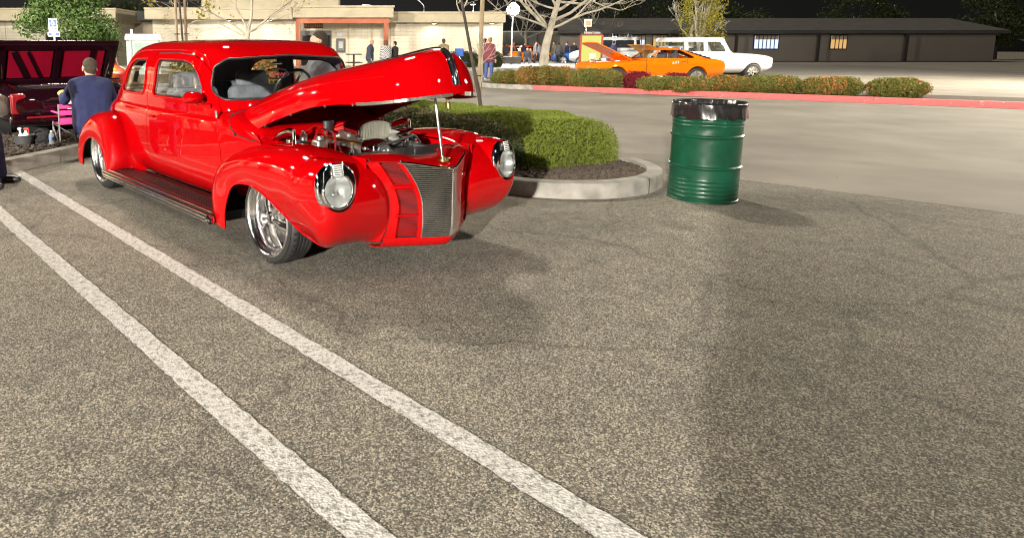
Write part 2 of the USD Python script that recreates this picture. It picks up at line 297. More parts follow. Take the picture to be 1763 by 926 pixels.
for sgn, dm in ((-1, doorR(-gapw)), (1, doorL(-gapw))):
    d = join(fm(TUBM ^ dm), fm(DOMEM ^ dm)); dp = skin("door", d, REFS, M["red"], CAR)
    # rounded lip round each side window, weatherstrip inside it
    for P, nm in ((DW, "door_window_frame"), (QW, "quarter_window_frame")):
        o = outline3(P.buffer(.006), 90, lambda x, z: (x, sgn * (dome_y(x, z) + .001), z)); obj(nm, sweep(o, .011, 8, closed=True), M["red"], CAR, True)
        i = outline3(P.buffer(-.012), 90, lambda x, z: (x, sgn * (dome_y(x, z) - .016), z)); obj("window_seal", sweep(i, .009, 6, closed=True), M["blackplastic"], CAR, True)
    xs = np.linspace(-2.035, -.835, 40); obj("belt_moulding", sweep([(x, sgn * (body_y(x, .885) + .001), .885 + .004 * math.sin(x)) for x in xs], .0085, 8), M["red"], dp, True)
    obj("door_handle", T(rbox(.11, .02, .022, .009), (-1.93, sgn * .765, .80)), M["red"], dp, True)
    obj("door_hinge", cyl(.012, .05, (-.835, sgn * .705, .90)), M["chrome"], CAR)
    obj("lower_hinge", cyl(.012, .05, (-.80, sgn * .71, .40)), M["red"], CAR)
    xs = np.linspace(-3.25, -2.07, 30); obj("belt_moulding", sweep([(x, sgn * (body_y(x, .88) + .001), .882 - .03 * max(0, -2.75 - x)) for x in xs], .0085, 8), M["red"], CAR, True)
    # drip rail over the door and quarter window
    dr = [(-2.85, 1.06), (-2.78, 1.17), (-2.63, 1.285), (-2.4, 1.35), (-2.05, 1.366), (-1.55, 1.366), (-1.29, 1.356), (-1.15, 1.33), (-1.07, 1.285), (-1.035, 1.24)]
    cs = CubicSpline(range(len(dr)), dr); q = cs(np.linspace(0, len(dr) - 1, 70)); obj("drip_rail", sweep([(x, sgn * (dome_y(x, z) + .002), z) for x, z in q], .006, 6), M["red"], CAR, True)
# --- glass, seals, liner
inner_glass = to_m(thicken(DOME, .004, -.006)).trim_by_plane((0, 0, 1), .9)
for P, y0, y1 in ((DW, -1, -.3), (QW, -1, -.3), (DW, .3, 1), (QW, .3, 1)):
    obj("side_glass", fm(inner_glass ^ to_m(prism(P.buffer(.008), y0, y1, "y"))), M["glass"], CAR, 40)
obj("windshield", fm(inner_glass ^ xpr(WS, .008, -1.75, 0)), M["glass"], CAR, 40)
obj("rear_window", fm(inner_glass ^ xpr(RWIN, .008, -3.9, -2.5)), M["glass"], CAR, 40)
o = outline3(WS, 120, lambda y, z: (dome_x(y, z) + .002, y, z)); obj("windshield_seal", sweep(o, .008, 6, closed=True), M["blackplastic"], CAR, True)
o = outline3(RWIN, 90, lambda y, z: (dome_x(y, z, False), y, z)); obj("rear_window_seal", sweep(o, .011, 6, closed=True), M["blackplastic"], CAR, True)
lin = to_m(thicken(DOME, .006, -.018)).trim_by_plane((0, 0, 1), .9) - (both(DW, .012) + both(QW, .012) + xpr(WS, .012, -1.7, 0) + xpr(RWIN, .012, -3.9, -2.5))
obj("headliner", fm(lin), M["darkcloth"], CAR, 40)
tin = to_m(thicken(TUB, .006, -.016)) - cabin - arch(RW, .5, -1, -.45) - arch(RW, .5, .45, 1)
obj("cabin_trim", fm(tin.trim_by_plane((1, 0, 0), -3.2).trim_by_plane((-1, 0, 0), .70)), M["darkcloth"], CAR, 40)
# --- seats, dash, wheel
def cushion(sx, sy, sz, loc, ry=0, r=.06): return rbox(sx, sy, sz, r, loc, ry=ry, n=16)
for sy in (-.34, .34):
    s = obj("seat", cushion(.52, .54, .18, (-1.72, sy, .60)), M["greycloth"], CAR, 50)
    obj("seat_back", cushion(.17, .54, .52, (-2.01, sy, .77), ry=-.22), M["greycloth"], s, 50)
    obj("headrest", cushion(.13, .34, .18, (-2.09, sy, 1.075), ry=-.2, r=.055), M["greycloth"], s, 50)
    if 0: obj("seat_pleat", sweep([(-1.945 - .07 * t, sy + k * .13, -9.0 + .30 * t) for t in np.linspace(0, 1, 8)], .006, 6), M["darkcloth"], s)
obj("rear_shelf", rbox(.6, 1.0, .05, .02, (-2.72, 0, .93)), M["darkcloth"], CAR)
obj("rear_bench", cushion(.20, 1.1, .50, (-2.42, 0, .80), ry=-.2), M["greycloth"], CAR, 50)
obj("dashboard", join(sweep([(-1.10 + .12 * (1 - (y / .55) ** 2), y, .935) for y in np.linspace(-.55, .55, 30)], .06, 12), rbox(.1, 1.06, .2, .03, (-1.08, 0, .86))), M["darkcloth"], CAR, 50)
sw = T(fm(manifold3d.Manifold.revolve(manifold3d.CrossSection.circle(.014, 12).translate((.185, 0)), 48)), (-1.38, .34, 1.02), ry=-1.15)
st = obj("steering_wheel", sw, M["blackplastic"], CAR, True)
obj("steering_spokes", [between((-1.38 + a * math.cos(1.15) * 0, .34, 1.02), T(trimesh.Trimesh([[.18 * math.cos(a), .18 * math.sin(a), 0]], np.zeros((0, 3), int)), (-1.38, .34, 1.02), ry=-1.15).vertices[0], .010) for a in (0.3, 2.84, 4.71)], M["chrome"], st)
obj("steering_column", between((-1.38, .34, 1.02), (-1.0, .34, .86), .025), M["blackplastic"], CAR)
# club plaque hanging behind the windshield from the mirror stalk
pl = obj("oval_plaque", [sweep([(-1.13, .02 + .105 * math.cos(a), 1.17 + .042 * math.sin(a)) for a in np.linspace(0, 2 * PI, 40)[:-1]], .006, 6, closed=True)], M["chrome"], CAR, True)
obj("plaque_lettering", join([T(sweep([(0, .02 + .075 * (t - .5) * 2, 1.165 + .012 * math.sin(t * 34)) for t in np.linspace(0, 1, 60)], .004, 5), (-1.13, 0, 0))]), plain("plaque_red", (.30, .02, .03), .3), pl)
obj("mirror_stalk", [between((-1.13, .02, 1.205), (-1.14, .02, 1.30), .005), rbox(.02, .09, .028, .008, (-1.135, .02, 1.255))], M["chrome"], CAR)
# side mirrors
for s in (-1, 1):
    mh = ball(1, n=4); v = mh.vertices; v[:, 0] = np.where(v[:, 0] > 0, v[:, 0] * .085, v[:, 0] * .05); v[:, 1] *= .085; v[:, 2] *= .048
    mh.vertices = v; mm = obj("side_mirror", T(mh, (-1.03, s * .80, 1.015), rz=-s * .25), M["red"], CAR, True)
    obj("mirror_glass", T(cyl(.044, .004, n=24, ry=PI / 2), (-1.082, s * .80, 1.015)), M["chrome"], mm)
    obj("mirror_arm", sweep([(-1.02, s * .78, .985), (-.98, s * .735, .96), (-.95, s * .69, .955)], [.014, .013, .018], 8), M["red"], mm)
# --- running boards
for s in (-1, 1):
    prof = lambda x: np.array([(x, s * .60, .225), (x, s * .80, .238), (x, s * .895, .236), (x, s * .928, .218), (x, s * .932, .185), (x, s * .915, .165), (x, s * .60, .165)])
    xs = np.linspace(-2.74, -.56, 24); P = np.array([prof(x) for x in xs]); rb = grid(P, close_v=True, flip=(s < 0))
    caps = [trimesh.Trimesh(prof(x), [[0, i, i + 1] if (e ^ (s < 0)) else [0, i + 1, i] for i in range(1, 6)]) for x, e in ((xs[0], True), (xs[-1], False))]
    b = obj("running_board", [rb] + caps, M["boardblack"], CAR, 30)
    for k in range(6): obj("tread_rib", sweep([(x, s * (.70 + .031 * k), .240 + .003 * min(k, 3)) for x in np.linspace(-2.70, -.60, 12)], .0035, 6), M["boardblack"], b)
    for yy, zz, r in ((.900, .240, .005), (.934, .224, .006), (.937, .198, .008), (.928, .172, .006)): obj("trim_strip", sweep([(x, s * yy, zz) for x in np.linspace(-2.73, -.575, 12)], r, 8), M["barchrome"], b)
    obj("end_cap", join(cyl(.030, .03, (-.555, s * .925, .195), ry=PI / 2), cyl(.02, .05, (-.55, s * .925, .195), ry=PI / 2)), M["chrome"], b)
# --- fenders: crown line, outer edge and inner edge, Bezier sections
def fender(name, C, E, I, bulge, s, yin):
    C, E, I, bulge = (np.asarray(a, float) for a in (C, E, I, bulge)); k = np.arange(len(C)); t = np.linspace(0, len(C) - 1, 110)
    C, E, I = (pch3(k, a, t) for a in (C, E, I)); B = np.interp(t, k, bulge); sm = lambda a: np.stack([gaussian_filter1d(a[:, j], 3.2, mode='nearest') for j in range(a.shape[1])], 1); C, E, I, B = sm(C), E * .4 + sm(E) * .6, sm(I), gaussian_filter1d(B, 4, mode='nearest')
    u = np.linspace(0, 1, 34)[:, None, None]; b0, b1, b2, b3 = (1 - u) ** 3, 3 * u * (1 - u) ** 2, 3 * u * u * (1 - u), u ** 3
    c1 = C.copy(); c1[:, 1] = C[:, 1] + .72 * (B - C[:, 1]); c2 = C + .52 * (E - C); c2[:, 1] = E[:, 1] + .38 * (B - E[:, 1])
    outer = b0 * C + b1 * c1 + b2 * c2 + b3 * E
    d1 = C.copy(); d1[:, 1] = C[:, 1] - .55 * (C[:, 1] - I[:, 1]); d2 = I.copy(); d2[:, [0, 2]] += .55 * (C[:, [0, 2]] - I[:, [0, 2]])
    inner = b0 * C + b1 * d1 + b2 * d2 + b3 * I
    P = np.concatenate([inner[::-1], outer[1:]], 0).transpose(1, 0, 2); P[..., 1] *= s
    g = grid(P)
    n = vnormals(g); ctr = np.array([C[:, 0].mean(), s * (abs(I[:, 1]).mean() + .08), .33])
    if np.einsum("ij,ij->i", n, g.vertices - ctr).mean() < 0: g.invert()
    return g, P
def pch3(k, a, t): return np.stack([CubicSpline(k, a[:, j])(t) if len(k) > 3 else np.interp(t, k, a[:, j]) for j in range(a.shape[1])], 1)
# right-hand (visible) side is y<0; data given for |y|
FC = [(-0.6, 0.76, 0.145), (-0.7, 0.75, 0.32), (-0.7, 0.72, 0.46), (-0.645, 0.69, 0.575), (-0.53, 0.67, 0.66), (-0.36, 0.66, 0.722), (-0.16, 0.685, 0.758), (0.05, 0.69, 0.778), (0.26, 0.7, 0.785), (0.415, 0.715, 0.765), (0.575, 0.73, 0.705), (0.685, 0.74, 0.6), (0.72, 0.735, 0.47), (0.685, 0.71, 0.34), (0.605, 0.67, 0.25), (0.485, 0.61, 0.195)]
FE = [(-.43,.875,.135),(-.435,.875,.27),(-.395,.872,.375),(-.345,.87,.455),(-.27,.868,.492),(-.17,.866,.51),(-.07,.862,.508),(.02,.855,.485),(.10,.845,.45),(.17,.83,.408),(.235,.81,.362),(.295,.785,.312),(.345,.755,.268),(.39,.715,.228),(.42,.685,.20),(.46,.63,.185)]
FI = [(-.66,.60,.17),(-.80,.58,.34),(-.80,.54,.52),(-.72,.51,.63),(-.58,.49,.69),(-.38,.475,.725),(-.17,.47,.74),(.04,.47,.745),(.24,.475,.745),(.42,.475,.735),(.56,.45,.705),(.645,.39,.60),(.675,.355,.48),(.675,.355,.36),(.655,.375,.26),(.62,.39,.20)]
FB = [0.945, 0.95, 0.955, 0.96, 0.965, 0.965, 0.995, 0.995, 0.99, 1.02, 1.055, 1.045, 1.03, 0.96, 0.85, 0.70]
FENDERS = {}
for s in (-1, 1):
    g, P = fender("front_fender", FC, FE, FI, FB, s, .4); FENDERS[s] = g
    hole = to_m(T(cyl(.118, .5, n=48, ry=PI / 2), (.66, s * .738, .588), rz=s * .105))
    f = skin("front_fender", fm(to_m(thicken(g, .006)) - hole), [g], M["red"], CAR)
    obj("fender_bead", sweep(P[:, -1] , .007, 8), M["red"], f, True)
    obj("wheel_well", fm(to_m(thicken(trimesh.Trimesh(g.vertices - vnormals(g) * .012, g.faces, process=False), .002)) - hole), M["gap"], f, 50)
RC = [(-2.66,.74,.17),(-2.60,.74,.30),(-2.62,.735,.45),(-2.71,.73,.60),(-2.86,.725,.71),(-3.05,.72,.755),(-3.25,.72,.735),(-3.46,.72,.66),(-3.62,.715,.55),(-3.72,.71,.42),(-3.76,.705,.29),(-3.74,.70,.19)]
RE = [(-2.70,.905,.165),(-2.72,.905,.24),(-2.76,.90,.33),(-2.83,.90,.42),(-2.93,.90,.475),(-3.04,.90,.50),(-3.16,.90,.498),(-3.28,.90,.465),(-3.37,.90,.40),(-3.44,.895,.32),(-3.48,.89,.24),(-3.50,.88,.17)]
RI = [(-2.50,.60,.22),(-2.46,.62,.34),(-2.50,.63,.50),(-2.62,.62,.66),(-2.80,.60,.765),(-3.03,.58,.80),(-3.28,.54,.78),(-3.52,.49,.69),(-3.70,.45,.57),(-3.80,.43,.44),(-3.83,.42,.32),(-3.80,.43,.20)]
for s in (-1, 1):
    g, P = fender("rear_fender", RC, RE, RI, [.955] * 12, s, .6)
    f = obj("rear_fender", thicken(g, .006), M["red"], CAR, 50)
    obj("fender_bead", sweep(P[:, -1], .007, 8), M["red"], f, True)
    obj("wheel_well", thicken(trimesh.Trimesh(g.vertices - vnormals(g) * .012, g.faces, process=False), .002), M["gap"], f, 50)
    obj("tail_lamp", T(ball(.05, n=3, s=(.5, 1, 1.2)), (-3.70, s * .68, .52)), plain("tail_lamp_red", (.35, .01, .01), .15, coat=1.0), f, True)
# --- wheels
def wheel(x, y, r, w, s, rim):
    z = r; wl = UsdGeom.Xform.Define(stage, path_of("wheel", CAR)); wl.AddTranslateOp().Set(Gf.Vec3d(x, y, z)); wp = str(wl.GetPath()); o = s      # outer side sign
    h = w / 2; R = rim
    tp = [(R - .012, -h + .01), (R + .004, -h + .002), (R + .03, -h), (r - .03, -h + .004), (r - .012, -h + .016), (r - .003, -h + .034)]
    for k, yy in enumerate(np.linspace(-h + .045, h - .045, 9)): tp += ([(r, yy - .006), (r - (.007 if k % 2 else 0), yy - .004), (r - (.007 if k % 2 else 0), yy + .004), (r, yy + .006)])
    tp += [(r - .003, h - .034), (r - .012, h - .016), (r - .03, h - .004), (R + .03, h), (R + .004, h - .002), (R - .012, h - .01)]
    ty = lathe(tp, 72, "y"); obj("tyre", ty, M["rubber"], wp, 40)
    obj("sidewall_ring", [lathe([(R + .030, o * (h + .0005)), (R + .034, o * (h + .0035)), (R + .038, o * (h + .0005))], 72, "y")], M["rubber"], wp, True)
    for k in range(44):
        a = k / 44 * 2 * PI
        if k % 2 == 0 or True: obj("tread_block", T(box(.012, .04, .006), (math.sin(a) * (r - .001), o * (h - .035), math.cos(a) * (r - .001)), ry=a), M["rubber"], wp) if k % 1 == 0 and x == FW else None
    rp = [(R + .006, o * (h - .004)), (R + .008, o * (h + .004)), (R + .002, o * (h + .008)), (R - .008, o * (h + .002)), (R - .016, o * (h - .012)), (R - .022, o * (h - .03)), (R - .030, o * (h - .034)), (R - .036, o * (h - .060)), (R - .040, o * (h - .085)), (R - .040, -o * h)]
    ring = lathe(rp, 72, "y"); obj("rim", thicken(ring, .002), M["wheelchrome"], wp, 50)
    d = h - .045                                       # spokes: five flared blades
    for k in range(5):
        a = k / 5 * 2 * PI + .35; pts = []
        for t in np.linspace(0, 1, 9):
            rr = .035 + (R - .045 - .035) * t; wd = .026 + .034 * t ** 1.6; pts.append((rr, wd, o * (d + .012 - .035 * t + .012 * (1 - abs(2 * t - 1)))))
        secs = []
        for rr, wd, yy in pts:
            pr = np.array([(-1, -.9), (-.8, .1), (-.28, .75), (0, .9), (.28, .75), (.8, .1), (1, -.9)]); secs.append([(rr, yy + o * .016 * q, wd * p) for p, q in pr])
        P = np.array(secs); g = grid(P, close_v=True)
        m = T(trimesh.Trimesh(P.reshape(-1, 3), g.faces if len(g.vertices) == 63 else t_faces(9, 7), process=False), ry=a)
        trimesh.repair.fix_normals(m); obj("spoke", m, M["wheelchrome"], wp, 40)
        obj("lug_nut", T(cyl(.011, .02, n=6, rx=PI / 2), (.058 * math.sin(a + .63 + PI / 2), o * (d + .004), .058 * math.cos(a + .63 + PI / 2))), M["wheelchrome"], wp)
    obj("hub", lathe([(.0, o * (d + .026)), (.02, o * (d + .026)), (.030, o * (d + .018)), (.036, o * (d + .004)), (.075, o * (d - .004)), (.085, o * (d - .03))], 40, "y"), M["wheelchrome"], wp, 40)
    obj("hub_cap", T(cyl(.021, .006, n=24, rx=PI / 2), (0, o * (d + .028), 0)), M["blackgloss"], wp)
    obj("hub_emblem", T(cyl(.010, .004, n=16, rx=PI / 2), (0, o * (d + .032), 0)), M["steel"], wp)
    obj("brake_disc", T(cyl(R * .74, .012, n=48, rx=PI / 2), (0, o * (h - .12), 0)), M["steel"], wp)
    obj("brake_caliper", T(rbox(.09, .05, .14, .015), (R * .60 , o * (h - .115), .02)), M["alu"], wp)
    obj("wheel_back", T(cyl(R * .9, .01, n=48, rx=PI / 2), (0, -o * (h - .03), 0)), M["gap"], wp)
for s in (-1, 1):
    wheel(FW, s * .700, .297, .20, s, .240); wheel(RW, s * .735, .330, .25, s, .252)
# --- nose: prow shaped grille with chrome bars, red louvred side grilles and red surround
def prow_x(y, z=.5): return 0.862 - .62 * (math.sqrt(y * y + .03 ** 2) - .03) - .03 * max(0, .30 - z) / .15
zt_c = pch([.0,.09,.19,.27,.40], [.657,.667,.686,.698,.702])                 # top edge height by |y|
zy_c = pch([.235,.27,.35,.43,.53,.63,.73], [.165,.166,.166,.168,.188,.232,.30])   # chrome zone half width by z
zy_r = pch([.235,.27,.35,.42,.53,.63,.73], [.305,.308,.302,.296,.315,.36,.42])  # red grille outer edge
zy_o = pch([.16,.24,.35,.48,.60,.66,.74], [.355,.365,.345,.34,.37,.40,.455])      # panel seam with the fender
def strip(ya, yb, z0, z1, n=24, m=10, push=0.0):
    P = []
    for z in np.linspace(z0, z1, n): P.append([(prow_x(y, z) - push, y, z) for y in np.linspace(ya(z), yb(z), m)])
    return np.array(P)
for s in (-1, 1):
    f = (s < 0)
    A = strip(lambda z: s * zy_c(z), lambda z: s * (zy_c(z) + .024), .235, .708); B = strip(lambda z: s * (zy_r(z) - .004), lambda z: s * (zy_o(z) + .035), .235, .706)
    pn = obj("nose_panel", [thicken(grid(A, flip=not f), .008), thicken(grid(B, flip=not f), .008)], M["red"], CAR, 40)
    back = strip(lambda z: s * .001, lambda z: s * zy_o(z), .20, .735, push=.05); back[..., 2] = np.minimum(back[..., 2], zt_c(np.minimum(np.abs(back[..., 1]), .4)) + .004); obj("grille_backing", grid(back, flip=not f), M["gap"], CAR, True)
    zs = np.linspace(.247, .715, 36)
    for k, z in enumerate(zs):
        if z > zt_c(.36): continue
        a, b = zy_c(z) + .022, zy_r(z)
        if z > zt_c(a): pass
        obj("red_grille_bar", sweep([(prow_x(y, z) - .004, s * y, z) for y in np.linspace(a, b, 7)], .0036, 5), M["red"], CAR, True)
    for z in (.375, .555): obj("grille_divider", sweep([(prow_x(y, z) - .002, s * y, z) for y in np.linspace(zy_c(z) + .015, zy_r(z) + .01, 7)], .010, 6), M["red"], pn, True)
    obj("grille_edge_trim", sweep([(prow_x(zy_c(z), z) + .003, s * zy_c(z), z) for z in np.linspace(.238, .718, 24)], .0055, 6), M["chrome"], CAR, True)
    obj("panel_gap", sweep([(prow_x(zy_o(z), z) - .012, s * (zy_o(z) + .004), z) for z in np.linspace(.25, .73, 20)], .0035, 6), M["gap"], CAR, True)
for k, z in enumerate(np.linspace(.246, .712, 39)):                         # chrome bars wrap the prow
    yc = float(zy_c(z)); ym = 0.0
    if z > .657: ym = float(np.interp(z, zt_c(np.linspace(0, .4, 30)), np.linspace(0, .4, 30)))
    if ym >= yc - .01: continue
    segs = [(-yc, yc)] if ym == 0 else [(-yc, -ym), (ym, yc)]
    for a, b in segs: obj("grille_bar", sweep([(prow_x(y, z), y, z) for y in np.linspace(a, b, 17 if ym == 0 else 8)], 1.0, prof=np.array([(.0034, -.004), (.0042, .003), (.002, .007), (-.002, .007), (-.0042, .003), (-.0034, -.004)]), up=(0, 0, 1)), M["barchrome"], CAR, 40)
ys = np.linspace(-.30, .30, 41)
obj("grille_top_trim", sweep([(prow_x(y, .7) + .004, y, float(zt_c(abs(y))) + .004) for y in ys], .0085, 8), M["chrome"], CAR, True)
obj("grille_centre_strip", sweep([(prow_x(0, z) + .006, 0, z) for z in np.linspace(.24, .655, 20)], [.008] * 20, 8), M["chrome"], CAR, True)
obj("grille_bottom_trim", sweep([(prow_x(y, .235) + .003, y, .236) for y in np.linspace(-.168, .168, 21)], .006, 6), M["chrome"], CAR, True)
lip = np.array([[(prow_x(y, z) + .004 - dx, y, z) for y in np.linspace(-.37, .37, 41)] for z, dx in ((.235, .0), (.22, -.004), (.195, .0), (.172, .02), (.160, .06), (.16, .12))])
obj("nose_lip", thicken(grid(lip), .006), M["red"], CAR, 40)
# header panel between the grille top and the radiator
hd = np.array([[(prow_x(y, .7) - t * (.14 + .12 * (1 - abs(y) / .46)), y, float(zt_c(min(abs(y), .4))) + .010 + .045 * math.sin(t * PI / 2) * (1 - abs(y) / .8)) for t in np.linspace(0, 1, 8)] for y in np.linspace(-.46, .46, 37)])
obj("nose_header", thicken(grid(hd), .006), M["red"], CAR, 45)
obj("hood_latch", [T(cyl(.035, .012, n=24), (.78, .0, .70)), T(cyl(.018, .03, n=16), (.78, 0, .706)), T(rbox(.05, .03, .012, .004), (.765, .045, .705))], M["brass"], CAR)
obj("prop_rod", sweep([(.78, 0, .69), (.70, 0, 1.085)], .0085, 10), M["barchrome"], CAR, True)
# --- headlights
for s in (-1, 1):
    ctr = np.array([.640, s * .742, .606]); hp = UsdGeom.Xform.Define(stage, path_of("headlight", CAR)); hp.AddTranslateOp().Set(Gf.Vec3d(*ctr)); hp.AddRotateZOp().Set(s * 6.0); hp.AddRotateYOp().Set(-8.0)
    hp = str(hp.GetPath())
    def ov(a, r=1.0, dx=0.0, ax=.133, az=.133, n=2.25):
        c, q = math.cos(a), math.sin(a); return (dx, r * ax * np.sign(c) * abs(c) ** (2 / n), r * az * np.sign(q) * abs(q) ** (2 / n))
    A = np.linspace(0, 2 * PI, 61)[:-1]
    bz = np.array([[ov(a, r, dx) for a in A] for r, dx in ((1.04, -.03), (1.04, .012), (1.02, .026), (.96, .034), (.9, .037), (.7, .040), (.45, .043), (.2, .044), (.0, .044))])
    g = grid(bz, close_v=True); g.invert() if vnormals(g)[:, 0].mean() < 0 else None
    bk = np.array([[ov(a, r, dx) for a in A] for r, dx in ((1.05, .014), (1.09, -.005), (1.16, -.05), (1.25, -.11), (1.3, -.20))]); gb = grid(bk, close_v=True); trimesh.repair.fix_normals(gb)
    obj("headlight_bucket", thicken(gb, .004), M["red"], hp, True)
    plate = to_m(thicken(g, .008)) - to_m(T(cyl(.094, .3, n=48, ry=PI / 2), (0.05, 0, -.026)))
    obj("headlight_bezel", fm(plate), M["chrome"], hp, 40)
    obj("lens_ring", sweep([(.045, .097 * math.cos(a), -.026 + .097 * math.sin(a)) for a in A], .0085, 8, closed=True), M["chrome"], hp, True)
    rf = lathe([(.0, -.05), (.03, -.046), (.06, -.03), (.082, -.005), (.093, .03)], 40, "x"); obj("reflector", T(thicken(rf, .002), (.005, 0, -.026)), M["silvered"], hp, True)
    ln = lathe([(.090, .035), (.08, .041), (.06, .047), (.03, .050), (0, .051)], 40, "x"); obj("headlight_lens", T(thicken(ln, .003), (.005, 0, -.026)), M["lens"], hp, True)
    obj("bulb", T(ball(.016, n=2), (-.01, 0, -.04)), M["chrome"], hp, True)
    obj("parking_lamp", T(rbox(.02, .060, .066, .006), (.045, 0, .094), ry=-.10), plain("parking_lens", (.55, .55, .52), .12, coat=1.0), hp)
    for k in range(5): obj("lamp_rib", T(box(.006, .054, .004), (.0555, 0, .070 + k * .012), ry=-.10), M["chrome"], hp)
    obj("parking_frame", [T(rbox(.024, .008, .086, .003), (.043, q * .037, .095), ry=-.10) for q in (-1, 1)], M["chrome"], hp)
# --- hood, open on its cowl hinge
HH, HA = np.array([-.75, .98]), math.radians(16.1)
def hopen(P):
    P = np.array(P, float); d = P[..., [0, 2]] - HH; c, s = math.cos(HA), math.sin(HA); P[..., 0] = HH[0] + d[..., 0] * c - d[..., 1] * s; P[..., 2] = HH[1] + d[..., 0] * s + d[..., 1] * c; return P
_hx = [-.84,-.6,-.3,.0,.25,.50,.65,.74,.80,.84,.862,.87]
_hw = pch(_hx, [.60,.575,.55,.52,.475,.415,.36,.30,.225,.145,.07,.0]); _hz = pch(_hx, [1.005,1.04,1.045,1.03,1.005,.978,.962,.948,.93,.89,.80,.645]); _hb = pch(_hx, [.78,.745,.765,.772,.745,.69,.665,.655,.65,.648,.646,.645])
def hood_pt(x, a):                 # a 0 = right edge ... pi = left edge
    c, s = np.cos(a), np.sin(a); n1, n2 = 2.5, 2.9; y = -_hw(x) * np.sign(c) * np.abs(c) ** (2 / n2); z = _hb(x) + (_hz(x) - _hb(x)) * np.abs(s) ** (2 / n1)
    return np.stack([x + 0 * a, y, z + .012 * np.exp(-(y / .035) ** 2) * np.minimum(1, (x + .84) * 2)], -1)
_hs = np.r_[np.linspace(-.84, .73, 90), np.linspace(.74, .855, 28), np.linspace(.858, .87, 12)]; _ha = np.linspace(0, PI, 101)
HOOD = grid(hopen(np.array([hood_pt(x, _ha) for x in _hs])))
if vnormals(HOOD)[:, 2].mean() < 0: HOOD.invert()
hd_ = obj("hood", thicken(HOOD, .010), M["red"], CAR, 50)
for s in (-1, 1):
    e = [hopen(hood_pt(x, np.array([0. if s < 0 else PI]))[0] + [0, s * .004, .006]) for x in np.linspace(.44, .865, 40)]
    obj("hood_edge_trim", sweep(e, 1.0, prof=np.array([(.012, .004), (.009, .010), (-.009, .010), (-.012, .004), (-.012, -.004), (.012, -.004)]), up=(0, 0, 1)), M["chrome"], hd_, 40)
    e = [hopen(hood_pt(x, np.array([a if s < 0 else PI - a]))[0]) for x, a in zip(np.linspace(-.70, .62, 50), np.linspace(.52, .50, 50))]
    obj("hood_crease", sweep(e, .0035, 6), M["red"], hd_, True)
    for x in (-.45, -.15, .18, .40): obj("hood_bumper", T(cyl(.010, .014, n=10), hopen(np.array([x, s * _hw(x) * .985, _hb(x) - .002]))), M["blackplastic"], hd_)
e = [hopen(hood_pt(x, np.array([PI / 2]))[0] + [.004 if x > .9 else 0, 0, .004]) for x in np.r_[np.linspace(-.1, .80, 30), np.linspace(.805, .868, 18)]]
obj("centre_spear", sweep(e, np.r_[np.linspace(.007, .015, 30), np.linspace(.016, .022, 18)], 8), M["blackgloss"], hd_, True)
for q in (-1, 1): obj("spear_edge", sweep([p + np.array([0, q * r, -.004]) for p, r in zip(e, np.r_[np.linspace(.009, .019, 30), np.linspace(.020, .027, 18)])], .006, 6), M["chrome"], hd_, True)
obj("nose_badge", T(rbox(.012, .05, .07, .005), hopen(np.array([.85, 0, .79])), ry=-.30 - HA), M["chrome"], hd_)
obj("hood_latch_pin", [sweep([hopen(np.array([.79, y, .66])), hopen(np.array([.79, y, .585]))], .010, 8) for y in (-.02,)] + [T(cyl(.018, .03, n=14), hopen(np.array([.79, -.02, .60])))], M["brass"], hd_)
inn = trimesh.Trimesh(HOOD.vertices - vnormals(HOOD) * .016, HOOD.faces, process=False)
obj("hood_underside", thicken(trimesh.Trimesh(inn.vertices, inn.faces, process=False), .004), car_paint("hood_underside_dark_red", (.16, .012, .014)), hd_, 50)  # dark reflections under the hood are put into this red
# cowl panel under the hood's rear corner, with its seam
for s in (-1, 1):
    P = []
    for t in np.linspace(0, 1, 14):
        x = -.83 + .42 * t; P.append([(x + .02 * math.sin(v * PI), s * (body_y(min(x, -.6), .80) + .004 - .03 * t - .05 * (1 - v) ** 2 * t), .70 + (.17 - .09 * t) * v) for v in np.linspace(0, 1, 10)])
    cw = obj("cowl_panel", thicken(grid(P, flip=s > 0), .006), M["red"], CAR, 50)
    q = [(-.715, .965), (-.738, .89), (-.70, .828), (-.65, .782), (-.545, .750), (-.44, .735)]
    obj("hood_seam", sweep([(x, s * (body_y(x, z) + .002), z) for x, z in CubicSpline(range(6), q)(np.linspace(0, 5, 30))], .004, 6), M["gap"], cw, True)
    for x, z in ((-.745, .90), (-.63, .768)): obj("hood_bolt", T(cyl(.011, .012, n=10, rx=PI / 2), (x - .01, s * (body_y(x, z) + .004), z)), M["blackplastic"], cw)
# --- engine bay
obj("firewall", rbox(.03, 1.12, .52, .01, (-.66, 0, .62)), M["red"], CAR)
for s in (-1, 1):
    obj("inner_fender", thicken(grid([[(x, s * (.47 - .02 * t), .735 - .40 * t) for t in np.linspace(0, 1, 6)] for x in np.linspace(-.62, .60, 14)], flip=s > 0), .006), M["red"], CAR)
    # hinge arm
    hg = obj("hood_hinge_arm", sweep([(-.34, s * .52, .755), (-.26, s * .53, .79), (-.14, s * .53, .83), (-.08, s * .53, .832)], [.018, .020, .024, .018], 10), M["chrome"], CAR, 50)
    obj("hinge_post", [between((-.082, s * .53, .832), (-.075, s * .53, .735), .014), cyl(.03, .012, (-.075, s * .53, .742)), T(rbox(.06, .03, .03, .008), (-.13, s * .53, .76))], M["chrome"], hg)
obj("radiator_cover", prism(roundpoly([(.36, -.38), (.50, -.42), (.58, -.26), (.63, -.08), (.63, .08), (.58, .26), (.50, .42), (.36, .38)], .02), .70, .722), M["blackplastic"], CAR)
obj("radiator", rbox(.08, .70, .40, .01, (.50, 0, .52)), M["gap"], CAR)
